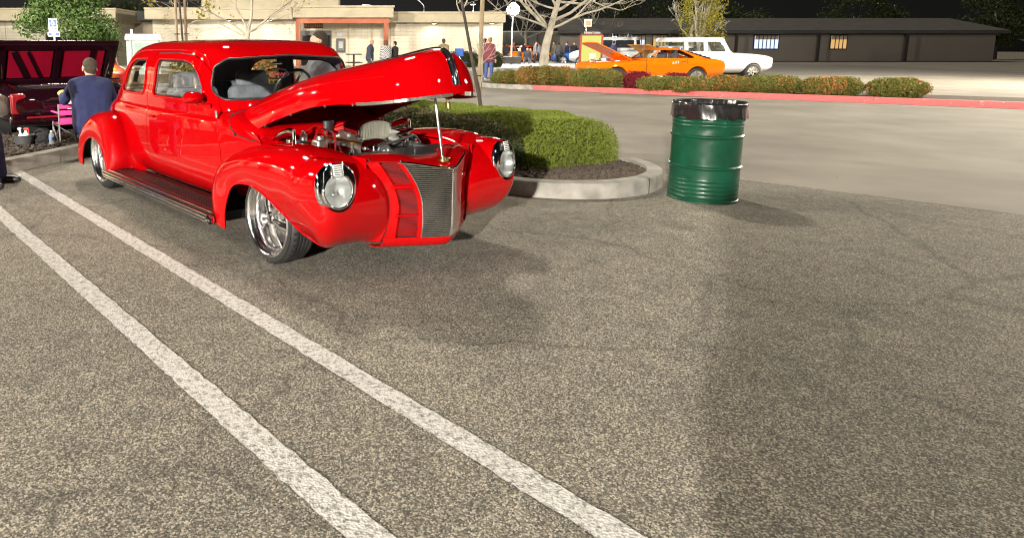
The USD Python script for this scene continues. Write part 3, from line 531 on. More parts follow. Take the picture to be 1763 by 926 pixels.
obj("cooling_fan", [T(rbox(.01, .05, .30, .004), (.43, 0, .53), rx=k * PI / 3) for k in range(3)] + [cyl(.06, .05, (.43, 0, .53), ry=PI / 2)], M["blackplastic"], CAR)
obj("engine_block", [rbox(.62, .30, .30, .03, (-.10, 0, .47)), rbox(.56, .14, .16, .02, (-.10, -.20, .56), rx=.7), rbox(.56, .14, .16, .02, (-.10, .20, .56), rx=-.7), rbox(.5, .24, .08, .02, (-.1, 0, .68))], M["alu"], CAR)
for s in (-1, 1):
    vc = obj("valve_cover", T(rbox(.50, .13, .085, .03, n=12), (-.10, s * .245, .665), rx=-s * .75), M["chrome"], CAR, 50)
    for k in range(4): obj("ignition_lead", sweep(CubicSpline([0, 1, 2, 3], [(-.40 + .02 * k, s * .04, .77), (-.36 + .10 * k, s * .20, .80 - .01 * k), (-.28 + .13 * k, s * .33, .70), (-.28 + .13 * k, s * .34, .60)])(np.linspace(0, 3, 20)), .007, 6), plain("lead_red", (.45, .01, .012), .35), CAR, True)
    for k in range(4): obj("exhaust_header", sweep(CubicSpline([0, 1, 2], [(-.28 + .13 * k, s * .30, .55), (-.30 + .13 * k, s * .40, .50), (-.38 + .09 * k, s * .40, .36)])(np.linspace(0, 2, 14)), .020, 10), M["steel"], CAR, True)
obj("carburettor", [rbox(.16, .14, .07, .015, (-.12, 0, .765)), cyl(.03, .08, (-.05, -.08, .76), rx=PI / 2), rbox(.06, .20, .03, .01, (-.2, 0, .755))], M["alu"], CAR)
# oval chrome air cleaner scoop facing forward: shell, ribbed filter element
A = np.linspace(0, 2 * PI, 49)[:-1]
def stad(a, rx, rz): c, s = math.cos(a), math.sin(a); return (np.sign(c) * max(rx - rz, 0) * min(1, abs(c) * 1.25) + rz * c, rz * s)
def ring(x, ry_, rz_): return [(x, stad(a, ry_, rz_)[0], stad(a, ry_, rz_)[1]) for a in A]
scp = np.array([ring(-.26, .02, .02), ring(-.24, .09, .05), ring(-.16, .125, .068), ring(0, .138, .074), ring(.05, .142, .078), ring(.056, .138, .074), ring(.05, .132, .068), ring(.02, .130, .066)])
SC = (.10, 0, .818)
sg = grid(scp, close_v=True); trimesh.repair.fix_normals(sg); so = obj("air_scoop", T(thicken(sg, .003), SC, rz=-.12), M["chrome"], CAR, 50)
obj("scoop_filter", T(prism([stad(a, .130, .066) for a in A], .028, .034, "x"), SC, rz=-.12), plain("filter_mesh", (.26, .26, .21), .45, .5, bump=(200, .004)), so)
for k in range(19): obj("filter_rib", T(box(.003, .0022, .12 if abs(k - 9) < 7 else .085), (.037, (k - 9) * .0128, 0)).apply_transform(trimesh.transformations.compose_matrix(angles=(0, 0, -.12), translate=SC)), M["steel"], so)
obj("scoop_neck", cyl(.05, .10, (-.10, 0, .76), n=24), M["chrome"], CAR, 40)
# front drive: alternator, compressor, pulleys, belt, hoses
def pulley(x, y, z, r, w=.03): return lathe([(0, -w / 2), (r * .5, -w / 2), (r, -w / 2), (r * .9, -w / 5), (r * .9, w / 5), (r, w / 2), (r * .55, w / 2), (r * .3, w / 2 + .012), (0, w / 2 + .015)], 30, "x").apply_translation((x, y, z))
alt = obj("alternator", [T(lathe([(0, -.09), (.06, -.085), (.078, -.06), (.08, .0), (.078, .05), (.06, .07), (.025, .075), (0, .08)], 30, "x"), (.28, -.12, .715))], M["chrome"], CAR, 40)
for k in range(8): obj("alternator_vent", T(cyl(.010, .008, n=10, ry=PI / 2), (.352, -.12 + .05 * math.cos(k * PI / 4), .715 + .05 * math.sin(k * PI / 4))), M["gap"], alt)
obj("alternator_pulley", pulley(.37, -.12, .715, .045), M["steel"], alt, 40)
cmp_ = obj("compressor", [T(lathe([(0, -.11), (.055, -.10), (.065, -.05), (.065, .05), (.055, .07), (0, .075)], 30, "x"), (.24, .15, .745)), T(rbox(.12, .06, .05, .015), (.22, .15, .80)), T(rbox(.05, .14, .015, .005), (.30, .13, .815), rx=.2)], M["chrome"], CAR, 40)
obj("compressor_pulley", pulley(.335, .15, .745, .062), M["chrome"], cmp_, 40)
obj("crank_pulley", pulley(.33, 0, .42, .08), M["steel"], CAR, 40)
obj("water_pump", [T(lathe([(0, -.06), (.07, -.05), (.08, 0), (.05, .04), (0, .05)], 30, "x"), (.27, 0, .58)), pulley(.35, 0, .58, .07)], M["alu"], CAR, 40)
obj("drive_belt", sweep([(.372, -.165, .72), (.372, -.07, .38), (.372, .07, .38), (.372, .205, .75), (.372, .15, .80), (.372, -.12, .76)], .008, 6, closed=True), M["rubber"], CAR)
obj("radiator_hose", sweep(CubicSpline([0, 1, 2, 3], [(.18, .0, .70), (.26, .05, .735), (.38, .20, .72), (.47, .26, .66)])(np.linspace(0, 3, 24)), .020, 12), M["rubber"], CAR, True)
obj("heater_hose", sweep(CubicSpline([0, 1, 2], [(.0, -.15, .72), (-.30, -.33, .72), (-.62, -.36, .78)])(np.linspace(0, 2, 24)), .015, 10), M["rubber"], CAR, True)
obj("brake_booster", [T(lathe([(0, -.06), (.08, -.05), (.10, 0), (.08, .05), (0, .06)], 30, "x"), (-.55, .32, .72))], M["chrome"], CAR, 40)
obj("ignition_coil", [cyl(.028, .10, (-.30, -.30, .72)), cyl(.016, .03, (-.30, -.30, .785)), cyl(.030, .02, (-.30, -.30, .765))], M["steel"], CAR)
obj("distributor", [cyl(.05, .08, (-.42, 0, .78)), cyl(.056, .03, (-.42, 0, .83))], M["blackplastic"], CAR)
obj("fluid_reservoir", [rbox(.09, .09, .11, .02, (-.02, -.36, .72)), cyl(.025, .02, (-.02, -.36, .785))], M["alu"], CAR)
obj("fuel_rail", [between((-.32, s * .12, .74), (.14, s * .12, .74), .012) for s in (-1, 1)], M["brass"], CAR)
obj("intake_runner", [sweep(CubicSpline([0, 1, 2], [(-.28 + .13 * k, s * .18, .66), (-.30 + .11 * k, s * .13, .715), (-.30 + .09 * k, s * .04, .72)])(np.linspace(0, 2, 10)), .017, 10) for k in range(4) for s in (-1, 1)], M["alu"], CAR, True)
obj("underbody", [rbox(3.3, 1.2, .06, .02, (-2.0, 0, .27)), rbox(1.2, .8, .05, .02, (0, 0, .22)), between((0, -.62, .30), (0, .62, .30), .03), between((RW, -.62, .33), (RW, .62, .33), .045)], M["gap"], CAR)
# ================================================================== setting
CARDIR, CARLEFT = np.array([.6240, -.7814]), np.array([.7814, .6240])
def asphalt():
    N = {"g": ("geometry", {}), "v": ("voronoi_texture", {"scale": 185.0}), "v2": ("voronoi_texture", {"scale": 240.0}), "n": ("noise_texture", {"scale": .55, "detail": 6, "roughness": .6}), "n2": ("noise_texture", {"scale": 7.0, "detail": 5}),
         "n3": ("noise_texture", {"scale": 1.7, "detail": 3}), "sep": ("separate_color", {}), "r": ("rgb_ramp", {"ramp": [(0, (.042, .040, .036)), (.32, (.092, .087, .074)), (.66, (.178, .167, .140)), (1, (.44, .41, .345))]}),
         "rn": ("rgb_ramp", {"ramp": [(.25, (.80, .80, .81)), (.75, (1.18, 1.16, 1.12))]}), "ro": ("rgb_ramp", {"ramp": [(.60, (1, 1, 1)), (.72, (.45, .45, .46))]}), "m1": ("mix_color", {"blend_type": "multiply", "fac": 1.0, "use_clamp": False}), "m2": ("mix_color", {"blend_type": "multiply", "fac": .42}), "r5": ("rgb_ramp", {"ramp": [(.30, (.84, .84, .85)), (.5, (1, 1, 1)), (.72, (1.15, 1.14, 1.12))]}), "m5": ("mix_color", {"blend_type": "multiply", "fac": 1.0, "use_clamp_result": False, "use_clamp": False}),
         "edge": ("voronoi_texture", {"feature": "distance_to_edge", "scale": 185.0}), "wn": ("noise_texture", {"scale": 2.5, "detail": 5}), "wv": ("vector_math", {"math_type": "multiply_add", "vector2": (.45, .45, 0)}), "ck": ("voronoi_texture", {"feature": "distance_to_edge", "scale": .42}), "cr": ("rgb_ramp", {"ramp": [(0, (.25, .25, .25)), (.004, (.45, .45, .45)), (.010, (1, 1, 1))]}), "m3": ("mix_color", {"blend_type": "multiply", "fac": .40}), "on": ("voronoi_texture", {"scale": .9, "randomness": 1.0}), "od": ("vector_math", {"math_type": "multiply_add", "vector2": (.30, .30, 0)}), "or_": ("rgb_ramp", {"ramp": [(0, (.38, .37, .36)), (.07, (.50, .49, .48)), (.17, (1, 1, 1))]}), "m4": ("mix_color", {"blend_type": "multiply", "fac": .6}), "hm": ("math", {"math_type": "add"}), "b": ("bump", {"distance": .0045, "strength": .9}), "p": ("principled_bsdf", {"roughness": .8, "specular_ior_level": .35})}
    L = [("g.position", "v.vector"), ("g.position", "v2.vector"), ("g.position", "n.vector"), ("g.position", "n2.vector"), ("g.position", "n3.vector"), ("g.position", "edge.vector"), ("v.color", "sep.color"), ("sep.r", "r.fac"), ("n.fac", "rn.fac"), ("n3.fac", "ro.fac"),
         ("r.color", "m1.a"), ("rn.color", "m1.b"), ("m1.result", "m2.a"), ("ro.color", "m2.b"), ("g.position", "wn.vector"), ("wn.color", "wv.vector1"), ("g.position", "wv.vector3"), ("wv.vector", "ck.vector"), ("ck.distance", "cr.fac"), ("m2.result", "m3.a"), ("cr.color", "m3.b"), ("wn.color", "od.vector1"), ("g.position", "od.vector3"), ("od.vector", "on.vector"), ("on.distance", "or_.fac"), ("m3.result", "m4.a"), ("or_.color", "m4.b"), ("n2.fac", "r5.fac"), ("m4.result", "m5.a"), ("r5.color", "m5.b"), ("m5.result", "p.base_color"), ("edge.distance", "hm.value1"), ("n2.fac", "hm.value2"), ("hm.value", "b.height"), ("b.normal", "p.normal")]
    return mat("asphalt", N, L)
M["asphalt"] = asphalt()
obj("asphalt_ground", grid([[(x, y, 0) for x in (-150, 150)] for y in (-60, 240)], flip=True), M["asphalt"], smooth=False, kind="structure")
M["lane"] = plain("tan_lane_asphalt", (.155, .143, .122), .85, bump=(45, .004), var=(.26, .7))
M["paintline"] = mat("worn_white_line", {"g": ("geometry", {}), "n": ("noise_texture", {"scale": 38.0, "detail": 8, "roughness": .85}), "r": ("rgb_ramp", {"ramp": [(.41, (.12, .115, .105)), (.46, (.30, .295, .28)), (.52, (.47, .465, .45)), (.8, (.56, .555, .54))]}), "p": ("principled_bsdf", {"roughness": .6}), "v": ("voronoi_texture", {"scale": 105.0}), "b": ("bump", {"distance": .003})},
                       [("g.position", "n.vector"), ("n.fac", "r.fac"), ("r.color", "p.base_color"), ("g.position", "v.vector"), ("v.distance", "b.height"), ("b.normal", "p.normal")])
M["concrete"] = plain("kerb_concrete", (.235, .225, .20), .85, bump=(70, .0025), var=(.32, 5.5))
M["walk"] = plain("pale_pavement", (.36, .345, .31), .85, bump=(40, .002), var=(.12, 1.2))
M["redkerb"] = mat("red_kerb_paint", {"g": ("geometry", {}), "n": ("noise_texture", {"scale": 9.0, "detail": 6, "roughness": .7}), "r": ("rgb_ramp", {"ramp": [(.3, (.42, .30, .26)), (.40, (.52, .085, .085)), (.8, (.60, .12, .12))]}), "p": ("principled_bsdf", {"roughness": .7})}, [("g.position", "n.vector"), ("n.fac", "r.fac"), ("r.color", "p.base_color")])
M["soil"] = plain("dark_soil", (.045, .032, .022), .95, bump=(30, .012), var=(.4, 12))
M["mulch"] = mat("bark_mulch", {"o": ("geometry", {}), "r": ("rgb_ramp", {"ramp": [(0, (.06, .045, .034)), (.5, (.17, .135, .10)), (1, (.40, .34, .27))]}), "p": ("principled_bsdf", {"roughness": .9})}, [("o.random_per_island", "r.fac"), ("r.color", "p.base_color")])
def ribbon(a, b, w, z, m, name, kind="structure", label=None):
    """Painted line with slightly ragged edges."""
    a, b = np.asarray(a, float), np.asarray(b, float); L = np.linalg.norm(b - a); d = (b - a) / L; n = np.array([-d[1], d[0]]); t = np.linspace(0, L, int(L / .02)); e = [(meshkit.fbm(np.stack([t * 22, t * 0 + k * 7, t * 0], 1), 4, 3) - .5) * .016 for k in (1, 2)]
    q = a + t[:, None] * d; P = np.stack([np.c_[q + n * (w / 2 + e[0])[:, None], np.full(len(t), z)], np.c_[q - n * (w / 2 + e[1])[:, None], np.full(len(t), z)]], 1); g = grid(P)
    if vnormals(g)[:, 2].mean() < 0: g.invert()
    return obj(name, g, m, smooth=False, kind=kind, label=label)
for u in (376, 157):
    b = Pg(u, 505)[:2]; ribbon(b - CARDIR * (5.2 if u == 376 else 5.6), b + CARDIR * 4.6, .112, .004, M["paintline"], "parking_line")
def kerb_path(name, P, material, closed=False, w=.15, h=.15, seam=None):
    """Kerb swept along plan points, outer side to the right of travel; joints every few metres."""
    P = np.asarray(P, float); prof = np.array([(-.02, w / 2), (h - .022, w / 2), (h - .006, w / 2 - .008), (h, w / 2 - .026), (h, -w / 2), (-.02, -w / 2)])
    pts = np.c_[P, np.zeros(len(P))]; tg = np.gradient(P, axis=0); tg /= np.linalg.norm(tg, axis=1, keepdims=True); N = np.c_[tg[:, 1], -tg[:, 0], np.zeros(len(P))]
    V = pts[:, None] + prof[None, :, :1] * np.array([0, 0, 1.]) + prof[None, :, 1:] * N[:, None]
    g = grid(V, close_v=True); trimesh.repair.fix_normals(g); return g
def kerb(name, P, material, step=2.4, joint=.006, kind="structure"):
    root = UsdGeom.Xform.Define(stage, path_of(name)); tag(root, kind=kind); rp = str(root.GetPath())
    P = np.asarray(P, float); s = np.r_[0, np.cumsum(np.linalg.norm(np.diff(P, axis=0), axis=1))]; n = max(1, int(round(s[-1] / step)))
    for k in range(n):
        t = np.linspace(s[-1] * k / n + joint / 2, s[-1] * (k + 1) / n - joint / 2, max(3, int(28 * step / 2.4 / (1 if n < 12 else 3))))
        q = np.stack([np.interp(t, s, P[:, 0]), np.interp(t, s, P[:, 1])], 1); g = kerb_path("", q, material)
        e = [trimesh.Trimesh(np.asarray(g.vertices), np.zeros((0, 3), int))]
        obj("kerb_stone", g, material(k) if callable(material) else material, rp, 40)
    return rp
rl = np.random.default_rng(12); nl = 420; qx = np.c_[rl.uniform(-4.5, 5.5, nl), rl.uniform(1.2, 9.0, nl), np.full(nl, .006)]
LITTER = qx
# near planter island: a finger beside the stall with a round nose
IC, IR = np.array([2.17, 7.15]), 1.06
ang = np.linspace(-PI / 2, PI / 2, 40); nose = IC + IR * (np.cos(ang)[:, None] * CARDIR + np.sin(ang)[:, None] * CARLEFT)
isl = np.vstack([[IC - CARDIR * 7.5 - IR * CARLEFT], nose, [IC - CARDIR * 7.5 + IR * CARLEFT]])
isl = resample(isl, 260, closed=False)
kerb("planter_kerb", isl, M["concrete"], 2.9)
inner = Polygon(isl).buffer(-.06)
def bed(name, pg, z, m, kind="structure"):
    g = trimesh.creation.extrude_polygon(pg, .02, engine="earcut"); g.apply_translation((0, 0, z - .02)); return obj(name, g, m, smooth=False, kind=kind)
bed("planter_soil", inner, .085, M["soil"])
rng = np.random.default_rng(7)
def chips(pg, n, z, smin=.012, smax=.04, seed=1):
    r = np.random.default_rng(seed); x0, y0, x1, y1 = pg.bounds; Q = r.uniform((x0, y0), (x1, y1), (n * 4, 2)); Q = Q[shapely.contains_xy(pg, Q[:, 0], Q[:, 1])][:n]; n = len(Q)
    L, W = r.uniform(smin, smax, n), r.uniform(smin, smax, n) * .45; a = r.uniform(0, 2 * PI, n); t = r.normal(0, .35, (n, 2)); zz = z + r.uniform(0, .02, n)
    u = np.stack([np.cos(a), np.sin(a), t[:, 0]], 1) * L[:, None]; v = np.stack([-np.sin(a), np.cos(a), t[:, 1]], 1) * W[:, None]; c = np.c_[Q, zz]
    V = np.stack([c - u - v, c + u - v * .7, c + u * .8 + v, c - u * .9 + v], 1); V = np.concatenate([V, V + [0, 0, .006]], 1).reshape(-1, 3)
    q = np.array([[4, 5, 6], [4, 6, 7], [0, 1, 5], [0, 5, 4], [1, 2, 6], [1, 6, 5], [2, 3, 7], [2, 7, 6], [3, 0, 4], [3, 4, 7]])
    return trimesh.Trimesh(V, (q[None] + 8 * np.arange(n)[:, None, None]).reshape(-1, 3), process=False)
front_bed = inner.intersection(Polygon([tuple(IC + CARDIR * a + CARLEFT * b) for a, b in ((-1.6, -1.2), (1.3, -1.2), (1.3, 1.2), (-1.6, 1.2))]))
obj("bark_chips", chips(front_bed, 9000, .088, seed=3), M["mulch"], smooth=False, kind="stuff", label="brown bark chips covering the planter bed behind the round kerb", cat="mulch")
# lane beyond the island, a smoother, tanner sheet
LN = [(-40, 60), (-40, 10.2), (-9, 12.5), (2.9, 8.4), (3.45, 7.7), (7.0, 4.0), (60, -30), (60, 60)]
g = trimesh.creation.extrude_polygon(Polygon(LN), .004, engine="earcut"); obj("drive_lane", g, M["lane"], smooth=False, kind="structure")
# kerb and bed at the left, behind the parking lines
lk = CubicSpline(range(5), [(-5.4, 3.4), (-4.55, 5.6), (-3.83, 7.35), (-3.45, 8.45), (-2.75, 10.4)])(np.linspace(0, 4, 80))
kerb("stall_kerb", lk, M["concrete"], 2.4)
lb = Polygon(np.vstack([lk + [-.07, .02], [(-5.2, 10.6), (-7.5, 6.0), (-7, 3.2)]]))
bed("stall_bed", lb, .11, M["soil"])
obj("bark_chips", chips(lb, 9000, .113, .012, .03, seed=4), M["mulch"], smooth=False, kind="stuff", label="brown bark chips in the bed beside the pink chair", cat="mulch")
# far island with the red painted kerb
rk0 = [(9.8, 34), (6.2, 27.5), (5.0, 24.6), (4.62, 23.3), (4.75, 22.55), (5.3, 21.95), (7.17, 20.63), (9.76, 18.72), (14, 15.7), (24, 8.5)]
rk = CubicSpline(np.r_[0, np.cumsum(np.linalg.norm(np.diff(rk0, axis=0), axis=1))], rk0)(np.linspace(0, 38.0, 300)); rk = rk[rk[:, 1] > 8]
seg = lambda k: M["concrete"] if k < 5 else M["redkerb"]
kerb("island_kerb", rk, seg, 2.9)
ib = Polygon(np.vstack([rk + [.05, .05], [(30, 12), (16, 34)]])); ib = ib.buffer(0) if ib.is_valid is False else ib
ib = max(getattr(ib, "geoms", [ib]), key=lambda q: q.area); bed("island_soil", Polygon(np.vstack([rk[60:] + [.03, .05], rk[60:][::-1] + [1.6, 2.2]])).buffer(0), .10, M["soil"])
# pavement in front of the building with its kerb
g = trimesh.creation.extrude_polygon(Polygon([(-40, 37.6), (15, 37.6), (17, 40), (17, 60), (-40, 60)]), .13, engine="earcut"); obj("pavement", g, M["walk"], smooth=False, kind="structure")
kerb("pavement_kerb", np.linspace((-40, 37.5), (15, 37.5), 60), M["concrete"], 6.0)
g = trimesh.creation.extrude_polygon(Polygon([(13, 34), (34, 30), (36, 46), (18, 60), (13, 50)]), .05, engine="earcut"); obj("plaza_pavement", g, plain("plaza_concrete", (.10, .095, .085), .9, var=(.15, 1)), smooth=False, kind="structure")

# ------------------------------------------------------------------ the tan building
M["block"] = mat("cream_block_wall", {"g": ("texture_coordinate", {}), "sx": ("separate_xyz", {}), "cx": ("combine_xyz", {}), "b": ("brick_texture", {"scale": 1.0, "brick_width": .41, "row_height": .205, "mortar_size": .010, "mortar_smooth": .2, "color1": (.60, .56, .48), "color2": (.64, .60, .515), "mortar": (.50, .46, .39), "offset": 0.0}),
    "n": ("noise_texture", {"scale": 1.2, "detail": 5}), "rn": ("rgb_ramp", {"ramp": [(.3, (.86, .85, .83)), (.7, (1.04, 1.04, 1.03))]}), "m": ("mix_color", {"blend_type": "multiply", "fac": 1.0, "use_clamp": False}), "bp": ("bump", {"distance": .01, "strength": .8, "invert": True}), "p": ("principled_bsdf", {"roughness": .85})},
    [("g.object", "sx.vector"), ("sx.x", "cx.x"), ("sx.z", "cx.y"), ("cx.vector", "b.vector"), ("g.object", "n.vector"), ("n.fac", "rn.fac"), ("b.color", "m.a"), ("rn.color", "m.b"), ("m.result", "p.base_color"), ("b.fac", "bp.height"), ("bp.normal", "p.normal")])
M["stucco"] = plain("tan_stucco", (.44, .385, .29), .9, bump=(40, .004), var=(.10, 1.5))
M["stain"] = plain("stained_wall", (.30, .25, .19), .9, var=(.35, .9))
M["fascia"] = plain("sand_fascia", (.42, .375, .27), .8, var=(.08, 2))
M["terracotta"] = plain("terracotta_post", (.36, .105, .05), .6, var=(.15, 2))
M["darkglass"] = mat("dark_pane", {"p": ("principled_bsdf", {"base_color": (.02, .022, .025), "roughness": .05, "coat_weight": .5})})
M["frame"] = plain("dark_bronze_frame", (.03, .026, .022), .4)
M["white"] = plain("white_panel", (.75, .75, .73), .5, var=(.05, 3))
M["roof"] = plain("dark_roof", (.05, .048, .046), .9, var=(.2, 1))
def lit(name, col, s): return mat(name, {"e": ("emission", {"color": col, "strength": s})}, surface="e.emission")
M["soffit_lens"] = lit("soffit_lamp_glow", (1, .84, .58), 9.0)
M["flood_lens"] = lit("floodlight_glow", (.95, .98, 1.0), 60.0)
def X(u, d): return (u - PX) / FPX * d
def Z(v, d): r = Pw(PX, v, d); return float(r[2])
BL = thing("tan_building", "long cream block building with sand fascia and terracotta entrance posts", "building", (0, 43, 0))
def bb(name, x0, x1, y0, y1, z0, z1, m, par=BL, **k): return obj(name, box(x1 - x0, y1 - y0, z1 - z0, ((x0 + x1) / 2, (y0 + y1) / 2, (z0 + z1) / 2)), m, par, smooth=False, **k)
# right wing, wall plane y=0 (world 43)
bb("wall", X(672, 43), X(862, 43), 0, 12, .13, 3.1, M["block"]); bb("fascia", X(668, 41.8), X(866, 41.8), -1.2, 12.6, 2.82, 3.36, M["fascia"]); bb("coping", X(667, 41.7), X(867, 41.7), -1.3, 12.7, 3.363, 3.46, M["stucco"])
# entrance wing
bb("wall", X(512, 43), X(672, 43) - .003, .5, 12, .13, 3.3, M["block"]); bb("fascia", X(506, 39.6), X(676, 39.6), -3.4, 12.2, 3.02, 3.60, M["fascia"]); bb("coping", X(505, 39.5), X(678, 39.5), -3.5, 12.3, 3.603, 3.70, M["stucco"])
bb("entrance_beam", X(511, 39.9), X(669, 39.9), -3.1, -2.8, 2.70, 3.017, M["terracotta"])
for u in (514, 664): bb("entrance_post", X(u - 4, 39.9), X(u + 4, 39.9), -3.1, -2.82, .13, 2.697, M["terracotta"])
dx0, dx1 = X(519, 43.4), X(571, 43.4)
dr = bb("entrance_door_frame", dx0, dx1, .42, .497, .13, 2.35, M["frame"])
for k in range(2):
    a = dx0 + .09 + k * (dx1 - dx0 - .1) / 2; obj("door_pane", box((dx1 - dx0) / 2 - .14, .02, 1.85, (a + (dx1 - dx0) / 4 - .05, .40, 1.12)), M["darkglass"], dr)
    obj("door_handle", box(.03, .05, .30, ((dx0 + dx1) / 2 + (-.07 if k == 0 else .07), .37, 1.1)), M["steel"], dr)
obj("transom_notice", box(.34, .01, .30, (X(560, 43.4), .385, 1.80)), plain("pale_green_notice", (.45, .60, .55), .5), dr)
ns = bb("entrance_sign", X(524, 43.4), X(557, 43.4), .44, .497, 2.50, 2.80, plain("brown_sign", (.10, .05, .022), .6))
for k in range(8): obj("sign_letter", box(.075, .012, .15, (X(527, 43.4) + .06 + k * .142, .432, 2.65)), plain("sign_gold", (.34, .22, .09), .5) if k == 0 else "/World/Looks/sign_gold", ns)
nb = bb("notice_board", X(579, 43.4), X(595, 43.4), .42, .497, .95, 1.85, M["frame"]); obj("notice_sheet", box(.40, .01, .62, (X(587, 43.4), .412, 1.42)), plain("notice_print", (.12, .12, .125), .5), nb)
for k in range(6): obj("notice_line", box(.26, .006, .03, (X(587, 43.4), .405, 1.62 - k * .07)), M["white"], nb)
obj("small_sign", box(.34, .02, .24, (X(585, 43.4), .485, 2.12)), plain("pale_blue_sign", (.55, .62, .74), .5), BL)
obj("card_reader", box(.1, .06, .2, (X(574, 43.4), .46, 1.1)), M["frame"], BL)
for u in (600, 640): bb("wall_pilaster", X(u, 43.4) - .05, X(u, 43.4) + .05, .455, .497, .13, 3.0, M["stucco"])
# middle wing with the higher parapet behind
bb("wall", X(268, 42.3), X(512, 42.3) - .003, -.7, 12, .13, 3.2, M["block"]); bb("fascia", X(255, 41), X(505, 41), -2.0, 12.1, 2.98, 3.56, M["stucco"]); bb("coping", X(254, 40.9), X(504.5, 40.9), -2.1, 12.2, 3.563, 3.66, M["fascia"])
bb("parapet", X(352, 46), X(583, 46), 3.0, 12.5, 3.3, 5.2, M["stucco"]); bb("parapet_coping", X(351, 45.9), X(584, 45.9), 2.9, 12.6, 5.203, 5.32, M["roof"])
# recess and left wing
bb("recess_wall", X(203, 48), X(268, 47) + .5, 5, 12, .13, 3.4, M["stain"]); bb("recess_fascia", X(195, 46.6), X(270, 46.6), 3.6, 12.05, 3.1, 3.75, M["roof"])
bb("wall", X(-380, 44), X(204, 44), 1.0, 11.9, .13, 3.25, M["block"]); bb("fascia", X(-380, 42.6), X(206, 42.6), -.4, 11.95, 2.95, 3.62, M["fascia"]); bb("coping", X(-380, 42.5), X(207, 42.5), -.5, 11.98, 3.623, 3.72, M["stucco"])
for u0, u1 in ((86, 128), (183, 204)):
    w = bb("window", X(u0, 44), X(u1, 44), .93, .997, .9, 2.15, M["frame"]); obj("pane", box(X(u1, 44) - X(u0, 44) - .2, .02, 1.05, ((X(u0, 44) + X(u1, 44)) / 2, .92, 1.52)), M["darkglass"], w)
obj("wall_joint", [box(.03, .02, 3.0, (X(u, 44), .992, 1.65)) for u in (18, 60)], M["stain"], BL)
def soffit(u, d, z, n=None):
    p = (X(u, d), d, z); f = thing("soffit_lamp", n, "ceiling lamp", p, group="soffit lamps along the building"); obj("lamp_housing", lathe([(.0, .06), (.16, .06), (.17, .0), (.13, -.03)], 20), M["frame"], f); obj("lamp_lens", T(cyl(.125, .02, n=20), (0, 0, -.03)), M["soffit_lens"], f)
    L = UsdLux.DiskLight.Define(stage, f + "/light"); L.AddTranslateOp().Set(Gf.Vec3d(0, 0, -.06)); L.CreateRadiusAttr(.12); L.CreateColorAttr(Gf.Vec3f(1, .82, .54)); L.CreateIntensityAttr(SOFFIT * (1.25 if u > 700 else 1.0))
SOFFIT = 80.0
soffit(397, 41.4, 2.93, "warm soffit lamp behind the bare tree over the middle wall"); soffit(466, 41.4, 2.93, "warm soffit lamp just left of the terracotta entrance post")
soffit(745, 42.3, 2.77, "warm soffit lamp over the blank wall behind the propped hood"); soffit(843, 42.3, 2.77, "warm soffit lamp at the right end of the building")
soffit(545, 41.5, 2.98, "warm lamp under the entrance roof above the doors"); soffit(640, 41.5, 2.98, "warm lamp under the entrance roof above the notice board")

AN = thing("annex_building", "unseen low cream annex left of view, placed to reflect in the coupe door", "building", (-17, 15, 0))  # out of view; its lit wall reflects in the coupe's door
obj("wall", box(3, 24, 3.0, (-1.5, 0, 1.5)), M["stucco"], AN, smooth=False); obj("fascia", box(4.4, 25, .5, (-1.2, 0, 3.25)), M["fascia"], AN, smooth=False)
for k in range(4):
    f = obj("window", box(.06, 1.8, 1.3, (.02, -8.5 + 5.6 * k, 1.7)), M["frame"], AN, smooth=False); obj("pane", box(.03, 1.6, 1.1, (.06, -8.5 + 5.6 * k, 1.7)), M["darkglass"], f, smooth=False)
for k in range(3):
    y = 15 - 5.7 + 5.6 * k; f = thing("annex_lamp", ["added annex wall lamp nearest the camera, out of view", "added annex wall lamp in the middle, out of view", "added annex wall lamp farthest from the camera, out of view"][k], "wall lamp", (-16.3, y, 2.95)); obj("lamp_housing", cyl(.16, .08), M["frame"], f); obj("lamp_lens", cyl(.12, .02, (0, 0, -.05)), M["soffit_lens"], f)
    L = UsdLux.DiskLight.Define(stage, f + "/light"); L.AddTranslateOp().Set(Gf.Vec3d(0, 0, -.07)); L.CreateRadiusAttr(.12); L.CreateColorAttr(Gf.Vec3f(1, .86, .62)); L.CreateIntensityAttr(400.0)  # added lamps, brighten the annex wall for its reflection
# ================================================================== plants
M["barkpale"] = plain("pale_sycamore_bark", (.30, .275, .22), .85, bump=(14, .01), var=(.30, 3))
M["barkdark"] = plain("dark_bark", (.045, .034, .027), .9, bump=(30, .01), var=(.3, 6))
M["stake"] = plain("timber_stake", (.22, .165, .10), .85, bump=(25, .004), var=(.25, 5))
def leafmat(name, lo, hi, tr=.3):
    return mat(name, {"o": ("geometry", {}), "r": ("rgb_ramp", {"ramp": [(0, lo), (1, hi)]}), "p": ("principled_bsdf", {"roughness": .5, "specular_ior_level": .3}), "t": ("translucent_bsdf", {}), "m": ("mix_closure", {"fac": tr})},
               [("o.random_per_island", "r.fac"), ("r.color", "p.base_color"), ("r.color", "t.color"), ("p.BSDF", "m.closure1"), ("t.BSDF", "m.closure2")], surface="m.closure")
M["escallonia"] = leafmat("dull_green_leaves", (.045, .06, .02), (.17, .18, .07))
M["escatop"] = leafmat("brownish_leaf_tips", (.10, .09, .035), (.24, .19, .09))
M["juniper"] = leafmat("bright_green_sprays", (.15, .19, .025), (.42, .46, .085))
M["photinia"] = leafmat("green_red_leaves", (.14, .15, .03), (.38, .36, .09))
M["photired"] = leafmat("orange_red_leaves", (.38, .17, .05), (.55, .34, .11))
M["nandina"] = leafmat("crimson_leaves", (.22, .015, .03), (.48, .06, .08))
M["treegreen"] = leafmat("mid_green_leaves", (.07, .12, .03), (.24, .33, .10))
